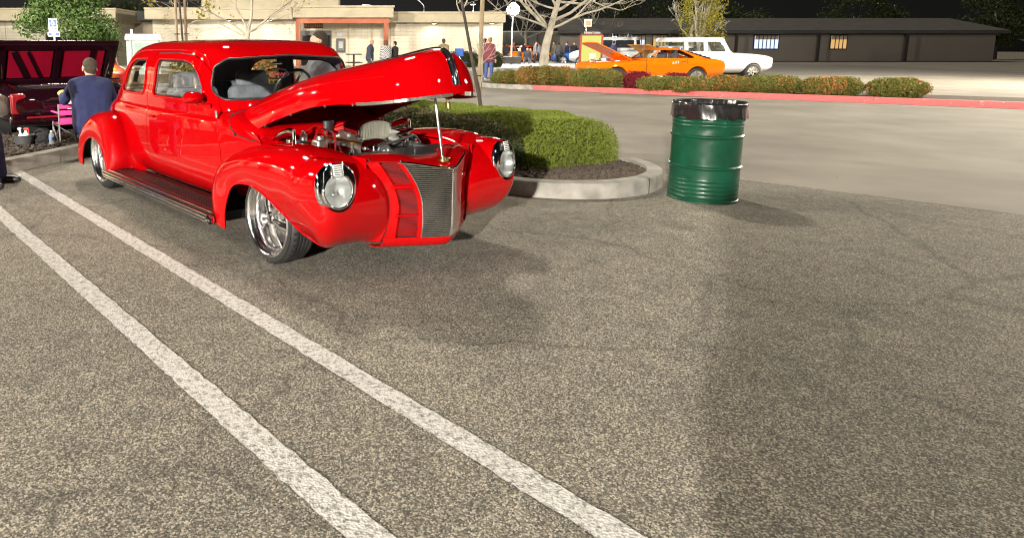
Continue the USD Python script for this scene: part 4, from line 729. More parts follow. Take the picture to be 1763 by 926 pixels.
M["yellowleaf"] = leafmat("yellow_green_leaves", (.22, .20, .02), (.45, .42, .05))
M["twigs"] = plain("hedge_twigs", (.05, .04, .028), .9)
def leaves(C, N, size, seed, aspect=.45, jit=.7, fold=.25):
    """Leaf-sized folded quads at points C whose blades lie roughly across N."""
    r = np.random.default_rng(seed); n = len(C); N = N + r.normal(0, jit, (n, 3)); N /= np.linalg.norm(N, axis=1, keepdims=True)
    u = np.cross(N, r.normal(0, 1, (n, 3))); u /= np.linalg.norm(u, axis=1, keepdims=True); v = np.cross(N, u); L = size * r.uniform(.6, 1.25, n)[:, None]; W = L * aspect
    V = np.stack([C - u * L / 2, C + v * W / 2 + N * W * fold, C + u * L / 2, C - v * W / 2 + N * W * fold], 1).reshape(-1, 3)
    return trimesh.Trimesh(V, (np.array([[0, 1, 2], [0, 2, 3]])[None] + 4 * np.arange(n)[:, None, None]).reshape(-1, 3), process=False)
def ell_leaves(c, rad, n, size, seed, lump=.18, shell=.35, cut=None, **k):
    r = np.random.default_rng(seed); d = r.normal(0, 1, (n, 3)); d /= np.linalg.norm(d, axis=1, keepdims=True)
    f = 1 + lump * (meshkit.fbm(d * 2.3 + seed, 3, seed) - .5) * 2.2; rr = f * (1 - shell * r.uniform(0, 1, n) ** 1.6); P = np.asarray(c) + d * rr[:, None] * rad
    m = P[:, 2] > (cut if cut is not None else -9); return leaves(P[m], d[m], size, seed + 1, **k)
obj("leaf_litter", leaves(LITTER, np.tile([0, 0, 1.0], (len(LITTER), 1)), .022, 77, jit=.25), leafmat("dry_litter", (.10, .07, .04), (.32, .25, .14), .1), smooth=False, kind="stuff", label="small dry leaves and grit scattered over the asphalt around the coupe", cat="litter")
# --- hedges of the near island (island frame: a along the finger, b across)
def isl_pt(a, b): return IC + CARDIR * a + CARLEFT * b
def hedge(name, label, cat, fa, top, n, size, seed, mats, front, group=None, **k):
    """A clipped mound: boundary by polygon, height by top(p)."""
    r = np.random.default_rng(seed); x0, y0, x1, y1 = fa.bounds; Q = r.uniform((x0, y0), (x1, y1), (n * 5, 2)); Q = Q[shapely.contains_xy(fa, Q[:, 0], Q[:, 1])]; d = shapely.distance(fa.exterior, shapely.points(Q))
    H = top(Q) * (1 - np.exp(-(d + .02) / .10)) ** .5; deep = r.uniform(0, 1, len(Q)) ** 2.0
    keep = r.uniform(0, 1, len(Q)) < np.where(d < .22, 1.0, .55); Q, d, H, deep = Q[keep][:n], d[keep][:n], H[keep][:n], deep[keep][:n]
    side = d < .24; z = .08 + H * np.where(side, r.uniform(0, 1, len(Q)), 1 - deep * .30)
    cen = np.array(fa.centroid.coords[0]); out = Q - cen; out /= np.linalg.norm(out, axis=1, keepdims=True)
    N = np.c_[out * np.where(side, .8, .15)[:, None], np.where(side, .5, 1.0)]
    base = (cen[0], cen[1], 0); t = thing(name, label, cat, base, group=group); P = np.c_[Q, z] - base
    sel = r.integers(0, 100, len(P)); hi = z > .08 + H * .86
    groups = front(sel, hi, P)
    for nm, m, mask, sz, kk in groups: obj(nm, leaves(P[mask], N[mask], sz, seed + len(nm), **kk), m, t, smooth=False, kind="stuff")
    g = []
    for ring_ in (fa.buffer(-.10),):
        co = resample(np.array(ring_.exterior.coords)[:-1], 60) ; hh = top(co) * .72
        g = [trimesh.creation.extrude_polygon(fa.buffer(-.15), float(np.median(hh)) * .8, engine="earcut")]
    c = join(g); c.apply_translation((-base[0], -base[1], .08)); obj("inner_stems", c, M["twigs"], t, smooth=False)  # solid dark core stops the view through the leaves
    st = []
    for i in range(60):
        q = Q[i]; h = H[i]; st.append(between((q[0] - base[0], q[1] - base[1], .05), (q[0] - base[0] + r.normal(0, .05), q[1] - base[1] + r.normal(0, .05), h * .85), .006, .003, 5))
    obj("stems", st, M["twigs"], t, kind="stuff")
    return t
def blob(pts, seed, amp=.07):
    p = Polygon(pts).buffer(.12).buffer(-.10); co = resample(np.array(p.exterior.coords)[:-1], 90); c = co.mean(0); w = 1 + amp * (meshkit.fbm(np.c_[co * 2.2, np.zeros(90)], 3, seed) - .5) * 2; return Polygon(c + (co - c) * w[:, None]).buffer(0)
jun = blob([isl_pt(a, b) for a, b in ((.02, -.34), (.22, .25), (.30, .95), (-.5, 1.22), (-1.6, 1.25), (-3.2, 1.15), (-3.4, .2), (-1.4, -.02))], 5)
jtop = lambda Q: 0.48 + .11 * meshkit.fbm(np.c_[Q * 2.2, np.zeros(len(Q))], 3, 4)
hedge("juniper_mound", "bright green feathery juniper mound at the round end of the planter", "shrub", jun, jtop, 90000, .05, 11, None,
      lambda sel, hi, P: [("foliage", M["juniper"], sel >= 0, .042, dict(aspect=.30, jit=.9)), ])
esc = blob([isl_pt(a, b) for a, b in ((-.25, -.86), (-.10, -.36), (-.55, -.12), (-1.6, .0), (-3.6, .15), (-6.5, .3), (-6.6, -.85), (-3, -.90), (-1.2, -.92))], 8)
etop = lambda Q: 0.51 + .10 * meshkit.fbm(np.c_[Q * 1.8, np.zeros(len(Q))], 3, 9)
hedge("clipped_hedge", "dull olive small-leaved hedge running along the planter beside the red coupe", "hedge", esc, etop, 60000, .04, 21, None,
      lambda sel, hi, P: [("foliage", M["escallonia"], ~(hi & (sel < 70)), .045, dict(aspect=.5)), ("leaf_tips", M["escatop"], hi & (sel < 70), .042, dict(aspect=.5, jit=1.0))])
# --- far island shrubs
def shrub(name, label, u, v, d, w, h, mats, seed, group=None, depth=None):
    p = Pg(u, v, .1); p = Pw(u, v, d); base = (p[0], d, .10); h = h * (.70 if d < 30 else 1.0); t = thing(name, label, "shrub", base, group=group); dp = depth or w * .42
    for i, (nm, m, frac, sz, seedk) in enumerate(mats):
        parts = []
        r = np.random.default_rng(seed + i)
        for k in range(5):
            cx = (k - 2) / 2 * w * .30 + r.normal(0, .03); parts.append(ell_leaves((cx, r.normal(0, .05), h * .46), (w * .27 + .04, dp, h * .56 * r.uniform(.92, 1.06)), int(1500 * frac * w), sz, seed * 10 + k + i * 100, lump=.22, cut=.0))
        obj(nm, parts, m, t, smooth=False, kind="stuff")
    obj("inner_stems", ball(1, (0, 0, h * .40), 2, (w * .40, dp * .72, h * .42)), M["twigs"], t)  # dark core fills the inside of the leaf cloud
    return t
PH = [("foliage", M["photinia"], 1.0, .075, 0), ("red_tips", M["photired"], .55, .07, 1)]; PG = [("foliage", M["photinia"], 1.3, .07, 0), ("red_tips", M["photired"], .18, .07, 1)]
shrub("photinia_shrub", "small green shrub at the white kerb nose of the far island", 874, 140, 23.2, .95, .62, PG, 31)
shrub("photinia_shrub", "orange tinted rounded shrub left of centre behind the red kerb", 918, 138, 22.4, 1.0, .86, PH, 32)
shrub("photinia_shrub", "orange tinted shrub below the white-barked tree trunk", 955, 138, 22.0, 1.0, .90, PH, 33)
shrub("photinia_shrub", "round green shrub in front of the orange coupe's front wheel", 1024, 138, 21.0, 1.36, .82, PG, 34)
ND = [("foliage", M["nandina"], 1.0, .07, 0)]
shrub("nandina_shrub", "small crimson shrub in front of the orange coupe's door", 1098, 136, 20.6, .62, .72, ND, 35)
shrub("nandina_shrub", "crimson shrub in front of the orange coupe's rear wheel", 1166, 138, 20.0, .62, .70, ND, 36)
shrub("photinia_shrub", "low green shrub between the two crimson shrubs", 1134, 144, 19.6, 1.05, .58, PG, 37)
shrub("photinia_shrub", "low green shrub behind the top of the green drum", 1188, 146, 19.0, 1.0, .60, PG, 38)
shrub("photinia_shrub", "orange tinted low shrub just right of the green drum's rim", 1250, 148, 19.2, 1.1, .64, PH, 39)
shrub("photinia_shrub", "green low shrub well right of the green drum along the red kerb", 1330, 150, 18.7, 1.2, .66, PG, 40)
shrub("photinia_shrub", "reddish low shrub second from the right along the red kerb", 1430, 153, 18.0, 1.2, .66, PH, 41)
shrub("photinia_shrub", "green low shrub rightmost along the red kerb", 1545, 156, 17.3, 1.2, .66, PG, 42)
DK = [("foliage", M["escallonia"], 1.2, .08, 0)]
for u, w, lb in ((796, 1.6, "dark low shrub below the blue folding chair by the building"), (851, .8, "dark small shrub at the building's right corner")): shrub("dark_shrub", lb, u, 116, 40.5, w, .95, DK, 50 + u)
# --- trees
def tree_skeleton(seed, trunk, levels, spread=.62, n0=4, len0=1.0, r0=.06, up=.25, shrink=.68, kink=.12, minr=.006):
    """Limbs grown from a given trunk polyline; returns lists (thick, thin) of (points, radii) and tips."""
    r = np.random.default_rng(seed); thick, thin, tips = [], [], []
    def grow(p, d, L, rad, lev):
        k = 5; P = [p]; dd = d.copy()
        for _ in range(k): dd = dd + r.normal(0, kink, 3) + np.array([0, 0, up * .10]); dd /= np.linalg.norm(dd); P.append(P[-1] + dd * L / k)
        R = np.linspace(rad, max(rad * .55, minr * .6), k + 1); (thick if rad > .02 else thin).append((np.array(P), R))
        if lev == 0: tips.append(P[-1]); return
        m = int(r.integers(2, 4)) + (1 if lev < 3 else 0)
        for j in range(m):
            i = k if j == 0 else int(r.integers(2, k + 1)); a = r.normal(0, spread, 3) * (.5 if j == 0 else 1.15); nd = dd + a + np.array([0, 0, up]); nd /= np.linalg.norm(nd)
            grow(P[i], nd, L * shrink * r.uniform(.75, 1.15), max(R[i] * (.72 if j else .85), minr), lev - 1)
    trunk = np.asarray(trunk, float)
    return grow, thick, thin, tips
def bare_tree(label, base, trunk, rtrunk, limbs, seed, bark, lev=4, leafn=0, leafm=None, name="bare_tree", leafsize=.07, minr=.006, spread=.62, up=.25, twigm=None):
    t = thing(name, label, "tree", base); trunk = np.asarray(trunk, float)
    cs = CubicSpline(np.arange(len(trunk)), trunk)(np.linspace(0, len(trunk) - 1, 24)); rr = np.interp(np.linspace(0, 1, 24), np.linspace(0, 1, len(rtrunk)), rtrunk)
    obj("trunk", sweep(cs, rr, 12), bark, t, True)
    grow, thick, thin, tips = tree_skeleton(seed, trunk, lev, minr=minr, spread=spread, up=up)
    for (p, d, L, r_) in limbs: d = np.asarray(d, float); grow(np.asarray(p, float), d / np.linalg.norm(d), L, r_, lev)
    if thick: obj("branches", [sweep(P, R, 7) for P, R in thick], bark, t, True, kind="stuff")
    if thin: obj("twigs", [sweep(P, R, 4, caps=False) for P, R in thin], twigm or bark, t, True, kind="stuff")
    if leafn:
        r = np.random.default_rng(seed + 5); T_ = np.array(tips); C = T_[r.integers(0, len(T_), leafn)] + r.normal(0, .08, (leafn, 3)); obj("leaves", leaves(C, r.normal(0, 1, (leafn, 3)), leafsize, seed + 6, aspect=.7), leafm, t, smooth=False, kind="stuff")
    return t
d = 27.0; b = Pw(936, 118, d); b[2] = 0; q = lambda u, v: Pw(u, v, d) - b
bare_tree("tall pale-barked bare tree leaning right behind the far island", b, [(0, 0, 0), q(938, 90), q(946, 55), q(956, 20), q(968, -20)], [.22, .17, .14, .11, .08],
          [(q(943, 52), (.9, -.2, .22), 2.6, .06), (q(962, 4), (.95, .1, .12), 2.4, .06), (q(944, 50), (-.85, -.3, .25), 2.0, .05), (q(957, 16), (-.9, .2, .3), 1.8, .045), (q(940, 47), (-.75, .1, .55), 1.7, .075), (q(941, 44), (-.5, -.4, .7), 1.3, .05), (q(950, 38), (.85, .1, .30), 2.0, .07), (q(956, 20), (.8, .3, .5), 1.8, .07), (q(958, 12), (-.5, .3, .8), 1.6, .06), (q(962, 0), (.7, -.3, .4), 1.9, .06), (q(968, -20), (.3, 0, 1), 1.6, .09), (q(966, -12), (-.6, .2, .6), 1.5, .05)], 61, M["barkpale"], 4, spread=.55, up=.12)
d = 29.0; b = Pw(424, 118, d); b[2] = 0
bare_tree("bare pale tree spreading above the red coupe's roof", b, [(0, 0, 0), q(424, 95), q(425, 70), q(428, 50)], [.16, .13, .11, .09],
          [(q(425, 62), (-.62, 0, .70), 1.9, .05), (q(426, 58), (.80, 0, .45), 1.9, .05), (q(428, 50), (.12, .1, 1), 1.7, .075), (q(427, 52), (-.45, .2, .9), 1.8, .055), (q(426, 66), (-.95, -.1, .45), 1.7, .035), (q(427, 56), (.95, .2, .18), 1.4, .03)], 62, M["barkpale"], 4, 260, M["yellowleaf"], spread=.45, up=.10, leafsize=.10)
# young tree and stake in the near planter
d = 9.0; b = Pw(828, 262, d); b[2] = 0
bare_tree("thin dark young tree leaning left beside its timber stake in the hedge", b, [(0, 0, 0), q(829, 215), q(827, 180), q(818, 130), q(807, 70), q(796, 10), q(790, -20)], [.038, .034, .029, .024, .021, .018, .014],
          [(q(801, 34), (-.5, 0, .8), .42, .012), (q(797, 16), (.6, .1, .8), .40, .012), (q(794, 4), (-.6, .3, .7), .45, .012), (q(827, 150), (.2, .1, 1), .30, .012), (q(790, -20), (-.1, 0, 1), .6, .014)], 63, M["barkdark"], 3, 0, None, "young_tree", minr=.003, twigm=M["barkpale"])
sk = thing("timber_stake", "upright square-cut timber stake standing in the hedge beside the young tree", "stake", (b[0] - .035, b[1] + .07, 0)); obj("post", sweep([(0, 0, 0), (.01, 0, 2.4)], .030, 10), M["stake"], sk, 40)
obj("tie_strap", [sweep([(.04 * math.cos(a) - .05 * (1 - math.cos(a)) * 0, .04 * math.sin(a), 1.0) for a in np.linspace(0, 2 * PI, 20)], .008, 5), between((-.03, 0, 1.0), (-.10, -.05, 1.02), .007)], M["rubber"], sk)
# young tree with two stakes behind the coupe's roof
d = 13.0
for u, m, lb in ((306, M["stake"], "greenish timber stake, left of the pair rising behind the coupe's roof"), (322, plain("brown_stake", (.16, .10, .06), .85, var=(.25, 6)), "brown timber stake, right of the pair rising behind the coupe's roof")):
    b = Pw(u, 80, d); s_ = thing("timber_stake", lb, "stake", (b[0], d, 0)); obj("post", sweep([(0, 0, 0), (-.02, 0, 2.9)], .027, 10), m, s_, 40); obj("tie_strap", sweep([(.05 * math.cos(a), .05 * math.sin(a), 1.62) for a in np.linspace(0, 2 * PI, 20)], .010, 5), M["rubber"], s_)
b = Pw(314, 80, d + .1); b[2] = 0
bare_tree("slim young tree with yellow leaves between its two stakes", b, [(0, 0, 0), (.02, 0, 1.2), (-.03, 0, 2.3), (.0, 0, 2.9)], [.025, .022, .018, .012], [((-.02, 0, 2.15), (-.9, .1, .25), .50, .010), ((-.02, 0, 2.2), (.9, .1, .35), .45, .010), ((-.02, 0, 2.3), (-.5, .2, .7), .5, .010), ((0, 0, 2.6), (.5, 0, .8), .5, .009), ((0, 0, 2.9), (0, 0, 1), .5, .009)], 64, M["barkdark"], 3, 420, M["yellowleaf"], "young_tree", minr=.003, leafsize=.085)
# leafy tree over the dark car
def leafy(label, base, trunk_h, rad, cz, n, size, m, seed, rt=.14, name="leafy_tree", bark=None):
    t = thing(name, label, "tree", base); r = np.random.default_rng(seed); obj("trunk", sweep([(0, 0, 0), (.05, 0, trunk_h * .5), (0, 0, trunk_h), (.0, 0, cz)], [rt, rt * .8, rt * .6, rt * .3], 10), bark or M["barkdark"], t, True)
    L, br = [], []
    for k in range(16):
        a = r.uniform(0, 2 * PI); rr = math.sqrt(r.uniform(0, 1)); c = np.array([rad[0] * rr * math.cos(a) * .78, rad[1] * rr * math.sin(a) * .78, cz + rad[2] * r.uniform(-.8, .75)])
        L.append(ell_leaves(c, np.array(rad) * r.uniform(.26, .46), n // 16, size, seed * 7 + k, lump=.35, shell=.8)); br.append(sweep([(0, 0, trunk_h * r.uniform(.8, 1.1)), c * [.5, .5, 1] + [0, 0, -.15], c], [.04, .028, .012], 6))
    obj("branches", br, bark or M["barkdark"], t, True); obj("crown", L, m, t, smooth=False, kind="stuff"); return t
leafy("full green tree behind the raised dark trunk lid", (X(132, 26), 26, 0), 1.1, (1.85, 1.6, 1.5), 2.62, 15000, .15, M["treegreen"], 71)
leafy("small tree with orange-yellow leaves at the far right edge of the lot", (X(1196, 33), 33, 0), 1.2, (1.3, 1.2, 1.9), 3.0, 3200, .14, M["yellowleaf"], 72, bark=M["barkpale"])
for i, (u, d_, h_, lb) in enumerate(((1010, 62, 5.5, "bare tree standing behind the lit parking board"), (900, 66, 5.0, "bare tree behind the white floodlight mast"), (1180, 40, 4.2, "bare tree beyond the white van"))):
    bare_tree(lb, (X(u, d_), d_, 0), [(0, 0, 0), (.1, 0, h_ * .3), (.0, 0, h_ * .5)], [.2, .16, .12], [((.05, 0, h_ * .4), (-.7, 0, .7), h_ * .28, .06), ((0, 0, h_ * .5), (.6, .2, .8), h_ * .3, .06), ((0, 0, h_ * .5), (-.1, -.3, 1), h_ * .3, .07), ((.05, 0, h_ * .42), (.8, 0, .4), h_ * .26, .05)], 80 + i, M["barkpale"], 4, minr=.010, spread=.5)
for i, (u, d_, w_, h_) in enumerate(((20, 75, 9, 5.2), (190, 78, 10, 6.2), (330, 80, 9, 5.6), (700, 85, 10, 5.4), (1080, 90, 9, 7.5), (1260, 80, 8, 7.0), (1480, 75, 9, 7.5), (1700, 70, 9, 7.0))):
    leafy(["dark tree crown above the left wing's roof", "dark tall tree behind the green tree", "dark tree behind the middle wing", "dark low tree behind the right wing's roof", "dark tree above the far dark roof", "dark tree right of the far dark roof", "dark tree second from the right on the horizon", "dark tree rightmost on the horizon"][i], (X(u, d_), d_, 0), 2.0, (w_ * .55, 4, h_ * .42), h_ * .62, 3600, .5, M["escallonia"], 90 + i, rt=.3, name="dark_tree")

# ================================================================== people
SK = {}
def cloth(name, col, **k): return plain(name, col, .9, bump=(120, .0015), var=(.18, 9), **k)
def skinm(name, col): return plain(name, col, .5, var=(.08, 14), subsurface_weight=.15, subsurface_scale=.01)
M["skin"] = skinm("skin_light", (.50, .29, .20)); M["skin2"] = skinm("skin_tan", (.40, .22, .14))
def hull_chain(bones, refine=.03, it=6):
    S = {}
    def sp(p, r): return manifold3d.Manifold.sphere(r, 10).translate(tuple(map(float, p)))
    parts = [manifold3d.Manifold.batch_hull([sp(a, ra), sp(b, rb)] if not isinstance(b, list) else [sp(p, r) for p, r in b]) for a, b, ra, rb in bones]
    m = manifold3d.Manifold.batch_boolean(parts, manifold3d.OpType.Add)
    if refine: m = m.refine_to_length(refine)
    t = fm(m); t.merge_vertices(); trimesh.smoothing.filter_taubin(t, iterations=it); return t
def person(label, loc, rz, h=1.74, pose="stand", top=None, legs=None, shoes=None, skin_=None, hair=(.05, .035, .025), hairstyle="short", lean=0.0, arms=None, cap=None, group=None, fine=.035, turn=0.0, bulk=1.0, extra=None):
    """Faces +x locally. arms: per side (shoulder->elbow dir, elbow->wrist dir)."""
    t = thing("person", label, "person", loc, rz, group=group); k = h / 1.75; L = lambda *p: np.array(p, float) * k
    hipz = .92 if pose == "stand" else .50; hip = L(0, 0, hipz)
    R = lambda p: hip + np.array([p[0] * math.cos(lean) + p[2] * math.sin(lean), p[1], -p[0] * math.sin(lean) + p[2] * math.cos(lean)]) * k      # torso frame
    chest, neck, headc = R(L(.0, 0, .36) / k), R((.0, 0, .54)), R((.03, 0, .70))
    sh = {s: R((-.01, s * .19, .47)) for s in (-1, 1)}; hipj = {s: hip + L(0, s * .095, -.02) for s in (-1, 1)}
    arms = arms or {}; arm = {}
    for s in (-1, 1):
        d1, d2 = arms.get(s, ((.05, s * .16, -1), (.25, s * .02, -1))); d1, d2 = np.array(d1, float), np.array(d2, float); e = sh[s] + d1 / np.linalg.norm(d1) * .29 * k; w = e + d2 / np.linalg.norm(d2) * .25 * k; arm[s] = (e, w, d2 / np.linalg.norm(d2))
    leg = {}
    for s in (-1, 1):
        if pose == "stand": leg[s] = (hipj[s] + L(.02, s * .02, -.42), L(-.03, s * .125, .08))
        else: kn = hip + L(.42, s * .16, .0); leg[s] = (kn, np.array([kn[0] + .05 * k, kn[1], .08 * k]))
    bones = [(hip, R((0, 0, .18)), .13 * k * bulk, .125 * k * bulk), (R((0, 0, .18)), chest, .125 * k * bulk, .145 * k * bulk), (chest, neck, .13 * k, .062 * k), (neck, R((.015, 0, .62)), .055 * k, .055 * k)]
    bones += [(sh[-1], sh[1], .075 * k, .075 * k), (hipj[-1], hipj[1], .115 * k * bulk, .115 * k * bulk), (R((0, -.08, .34)), R((0, .08, .34)), .125 * k * bulk, .125 * k * bulk)]
    tors = list(bones[:3]) + bones[4:7]; armb, legb, hands = [], [], []
    for s in (-1, 1):
        e, w, dv = arm[s]; armb += [(sh[s], e, .062 * k, .046 * k), (e, w, .046 * k, .030 * k)]
        kn, an = leg[s]; legb += [(hipj[s], kn, .092 * k, .062 * k), (kn, an, .060 * k, .040 * k)]
        side = np.cross(dv, [0, 0, 1.0]); side = side / max(np.linalg.norm(side), .2) if np.linalg.norm(side) > .2 else np.array([1., 0, 0]); pal = w + dv * .085 * k
        hands += [(w, pal, .026 * k, .030 * k), (w + side * .018 * k, pal + side * .022 * k, .020 * k, .018 * k), (w - side * .018 * k, pal - side * .022 * k, .020 * k, .018 * k)]
        curl = np.array([.35, -s * .35, -.1])
        for j, fl in enumerate((.072, .082, .078, .060)):
            a = pal + side * (.030 - .020 * j) * k; m_ = a + (dv + curl * .25) * fl * .5 * k; hands += [(a, m_, .0095 * k, .0085 * k), (m_, m_ + (dv + curl * .9) * fl * .42 * k, .0085 * k, .007 * k)]
        a = w + dv * .03 * k + side * .02 * k; hands.append((a, a + (side * .55 + dv * .6) * .065 * k, .012 * k, .009 * k))
    ct, st_ = math.cos(turn), math.sin(turn); HD = lambda x, y, z: headc + np.array([x * ct - y * st_, x * st_ + y * ct, z]) * k
    head = [(HD(-.015, 0, .03), HD(.02, 0, .02), .088 * k, .080 * k), (HD(.02, 0, .0), HD(.045, 0, -.075), .075 * k, .045 * k), (HD(-.02, 0, -.03), HD(-.01, 0, -.10), .072 * k, .058 * k), (HD(.09, 0, .0), HD(.112, 0, -.028), .010 * k, .015 * k)]
    head += [(HD(.0, s * .082, .01), HD(-.012, s * .088, -.03), .012 * k, .010 * k) for s in (-1, 1)]
    feet = [(L(0, 0, 0), L(0, 0, 0), .01, .01)]
    body = hull_chain([(a, b, ra * .80, rb * .80) for a, b, ra, rb in bones[:3]] + bones[3:4] + [(a, b, ra * .80, rb * .80) for a, b, ra, rb in bones[4:]] + armb + legb + hands + head, fine, 4)
    obj("body", body, skin_ or M["skin"], t, True)
    inf = lambda bs, d_: [(a, b, ra + d_ * k, rb + d_ * k) for a, b, ra, rb in bs]
    bk = bulk * k
    tp = [(None, [(hip + L(0, -.06, -.05), .158 * bk), (hip + L(0, .06, -.05), .158 * bk), (R((0, -.075, .20)), .135 * bk), (R((0, .075, .20)), .135 * bk)], 0, 0), (None, [(R((0, -.075, .20)), .135 * bk), (R((0, .075, .20)), .135 * bk), (R((.0, -.09, .36)), .142 * bk), (R((.0, .09, .36)), .142 * bk)], 0, 0), (None, [(R((.0, -.09, .36)), .142 * bk), (R((.0, .09, .36)), .142 * bk), (sh[-1], .088 * k), (sh[1], .088 * k), (R((.0, 0, .53)), .078 * k)], 0, 0)]; hem = R((0, 0, -.04)); pass
    slv = [(a, (b if i % 2 == 0 else a + (b - a) * .93), ra + .018 * k, rb + .018 * k) for i, (a, b, ra, rb) in enumerate(armb)]
    jk = hull_chain(tp + slv, fine, 9); v = jk.vertices; nz = .013 * (meshkit.fbm(v * np.array([9, 9, 6]), 3, int(abs(loc[0] * 7)) + 1) - .5) * 2; jk.vertices = v + vnormals(jk) * nz[:, None]
    tj = obj("top", jk, top or cloth("top_grey", (.1, .1, .1)), t, True)
    obj("collar", sweep([R((.012 + .068 * math.cos(a), .068 * math.sin(a), .555 + .012 * math.cos(a))) for a in np.linspace(0, 2 * PI, 24)[:-1]], .016 * k, 6, closed=True), top, tj, True)
    tr = hull_chain(inf([(hipj[-1], hipj[1], .115 * k * bulk, .115 * k * bulk)] + legb, .016), fine, 5); obj("trousers", tr, legs or cloth("jeans_blue", (.05, .08, .22)), t, True)
    for s in (-1, 1):
        an = leg[s][1]; obj("shoe", hull_chain([(an + L(-.04, 0, -.035), an + L(.06, s * .01, -.045), .045 * k, .042 * k), (an + L(.06, s * .01, -.045), an + L(.16, s * .02, -.050), .042 * k, .030 * k), (an, an + L(0, 0, .02), .045 * k, .045 * k)], .03, 3), shoes or M["blackplastic"], t, True)
    hm = plain(path_of("hair_colour", "/World/Looks").rsplit("/", 1)[1], hair, .8, spec=.15, bump=(90, .006))
    hb = [(HD(-.034, 0, .048), HD(-.012, 0, .058), .091 * k, .083 * k), (HD(-.042, 0, -.0), HD(-.045, 0, -.05), .080 * k, .058 * k)]
    if hairstyle == "long": hb += [(HD(-.035, s * .05, .0), HD(-.05, s * .055, -.18), .062 * k, .040 * k) for s in (-1, 1)] + [(HD(-.05, 0, 0), HD(-.07, 0, -.2), .07 * k, .05 * k)]
    if hairstyle == "fringe": hb = [(HD(-.045, 0, -.01), HD(-.05, 0, -.05), .082 * k, .062 * k)]
    if hairstyle != "none": obj("hair", hull_chain(hb, fine * .8, 3), hm, t, True)
    if cap is not None:
        c_ = obj("cap", hull_chain([(HD(-.02, 0, .06), HD(.01, 0, .06), .096 * k, .092 * k)], .03, 3), cap, t, True); obj("cap_peak", hull_chain([(HD(.08, s * .04, .06), HD(.16, s * .025, .05), .012 * k, .010 * k) for s in (-1, 0, 1)], .03, 2), cap, c_, True)
    for s in (-1, 1): obj("eye", ball(.011 * k, HD(.083, s * .033, .005), 1), "/World/Looks/black_gloss", t, True)
    obj("mouth", T(rbox(.008, .045 * k, .010, .004), HD(.083, 0, -.062)), plain("lips", (.36, .14, .12), .5) if not stage.GetPrimAtPath("/World/Looks/lips") else "/World/Looks/lips", t)
    return t, dict(arm=arm, head=HD, R=R, k=k)
NAVY = cloth("navy_fleece", (.012, .017, .068)); JEANS = cloth("blue_jeans", (.055, .085, .24)); BLK = cloth("black_cotton", (.014, .014, .016)); MAROON = cloth("maroon_knit", (.16, .035, .05)); GREYS = cloth("pale_grey_shirt", (.30, .31, .36)); KHAKI = cloth("khaki_jacket", (.20, .15, .08)); WHT = cloth("white_sneaker", (.5, .5, .5)); GRY = cloth("charcoal_cloth", (.05, .05, .055))
PLAID = mat("plaid_flannel", {"g": ("texture_coordinate", {}), "c": ("checker_texture", {"scale": 20.0, "color1": (.62, .62, .62), "color2": (.03, .03, .035)}), "n": ("checker_texture", {"scale": 60.0, "color1": (1, 1, 1), "color2": (.6, .6, .6)}), "m": ("mix_color", {"blend_type": "multiply", "fac": 1.0}), "p": ("principled_bsdf", {"roughness": .9})}, [("g.object", "c.vector"), ("g.object", "n.vector"), ("c.color", "m.a"), ("n.color", "m.b"), ("m.result", "p.base_color")])
# man in navy sitting at the open dark trunk, back to the camera
p0 = Pw(152, 150, 8.9)
NV, info = person("man in a navy jacket with cropped grey hair, his back turned, cleaning the dark car", (p0[0] + .09, 8.75, -.09), PI * .62, 1.80, "sit", NAVY, BLK, None, M["skin"], (.06, .045, .035), "short", lean=.30, bulk=1.18, fine=.022, turn=.25,
    arms={1: ((.55, .50, -.75), (.92, .10, .20)), -1: ((.35, -.35, -.9), (.8, .1, -.25))})
w = info["arm"][1][1]; cl_ = thing("polishing_cloth", "crumpled yellow cloth in the navy-jacketed man's left hand", "cloth", (p0[0] + .09, 8.75, -.09), PI * .62)
m = ball(1, n=3); v = m.vertices; v *= 1 + .35 * (meshkit.fbm(v * 2.1, 3, 5) - .5)[:, None]; m.vertices = v * [.095, .06, .045]; obj("cloth", T(m, w + np.array([.10, 0, .02])), cloth("yellow_cloth", (.55, .40, .14)), cl_, True)
stl = thing("folding_stool", "black folding stool under the man in the navy jacket", "stool", (p0[0] + .09, 8.75, 0), PI * .62); obj("seat", rbox(.36, .40, .04, .015, (-.02, 0, .24)), BLK, stl)
for a in (-1, 1):
    for b_ in (-1, 1): obj("leg", between((a * .16, b_ * .17, 0), (-a * .12, b_ * .17, .23), .012), M["steel"], stl)
# a bystander whose leg and shoe show at the left edge
person("seated bystander in dark jeans and black shoes cropped by the left edge", (-4.06, 6.62, 0), .02, 1.76, "sit", GRY, cloth("dark_jeans", (.035, .045, .11)), None, M["skin2"], fine=.03)
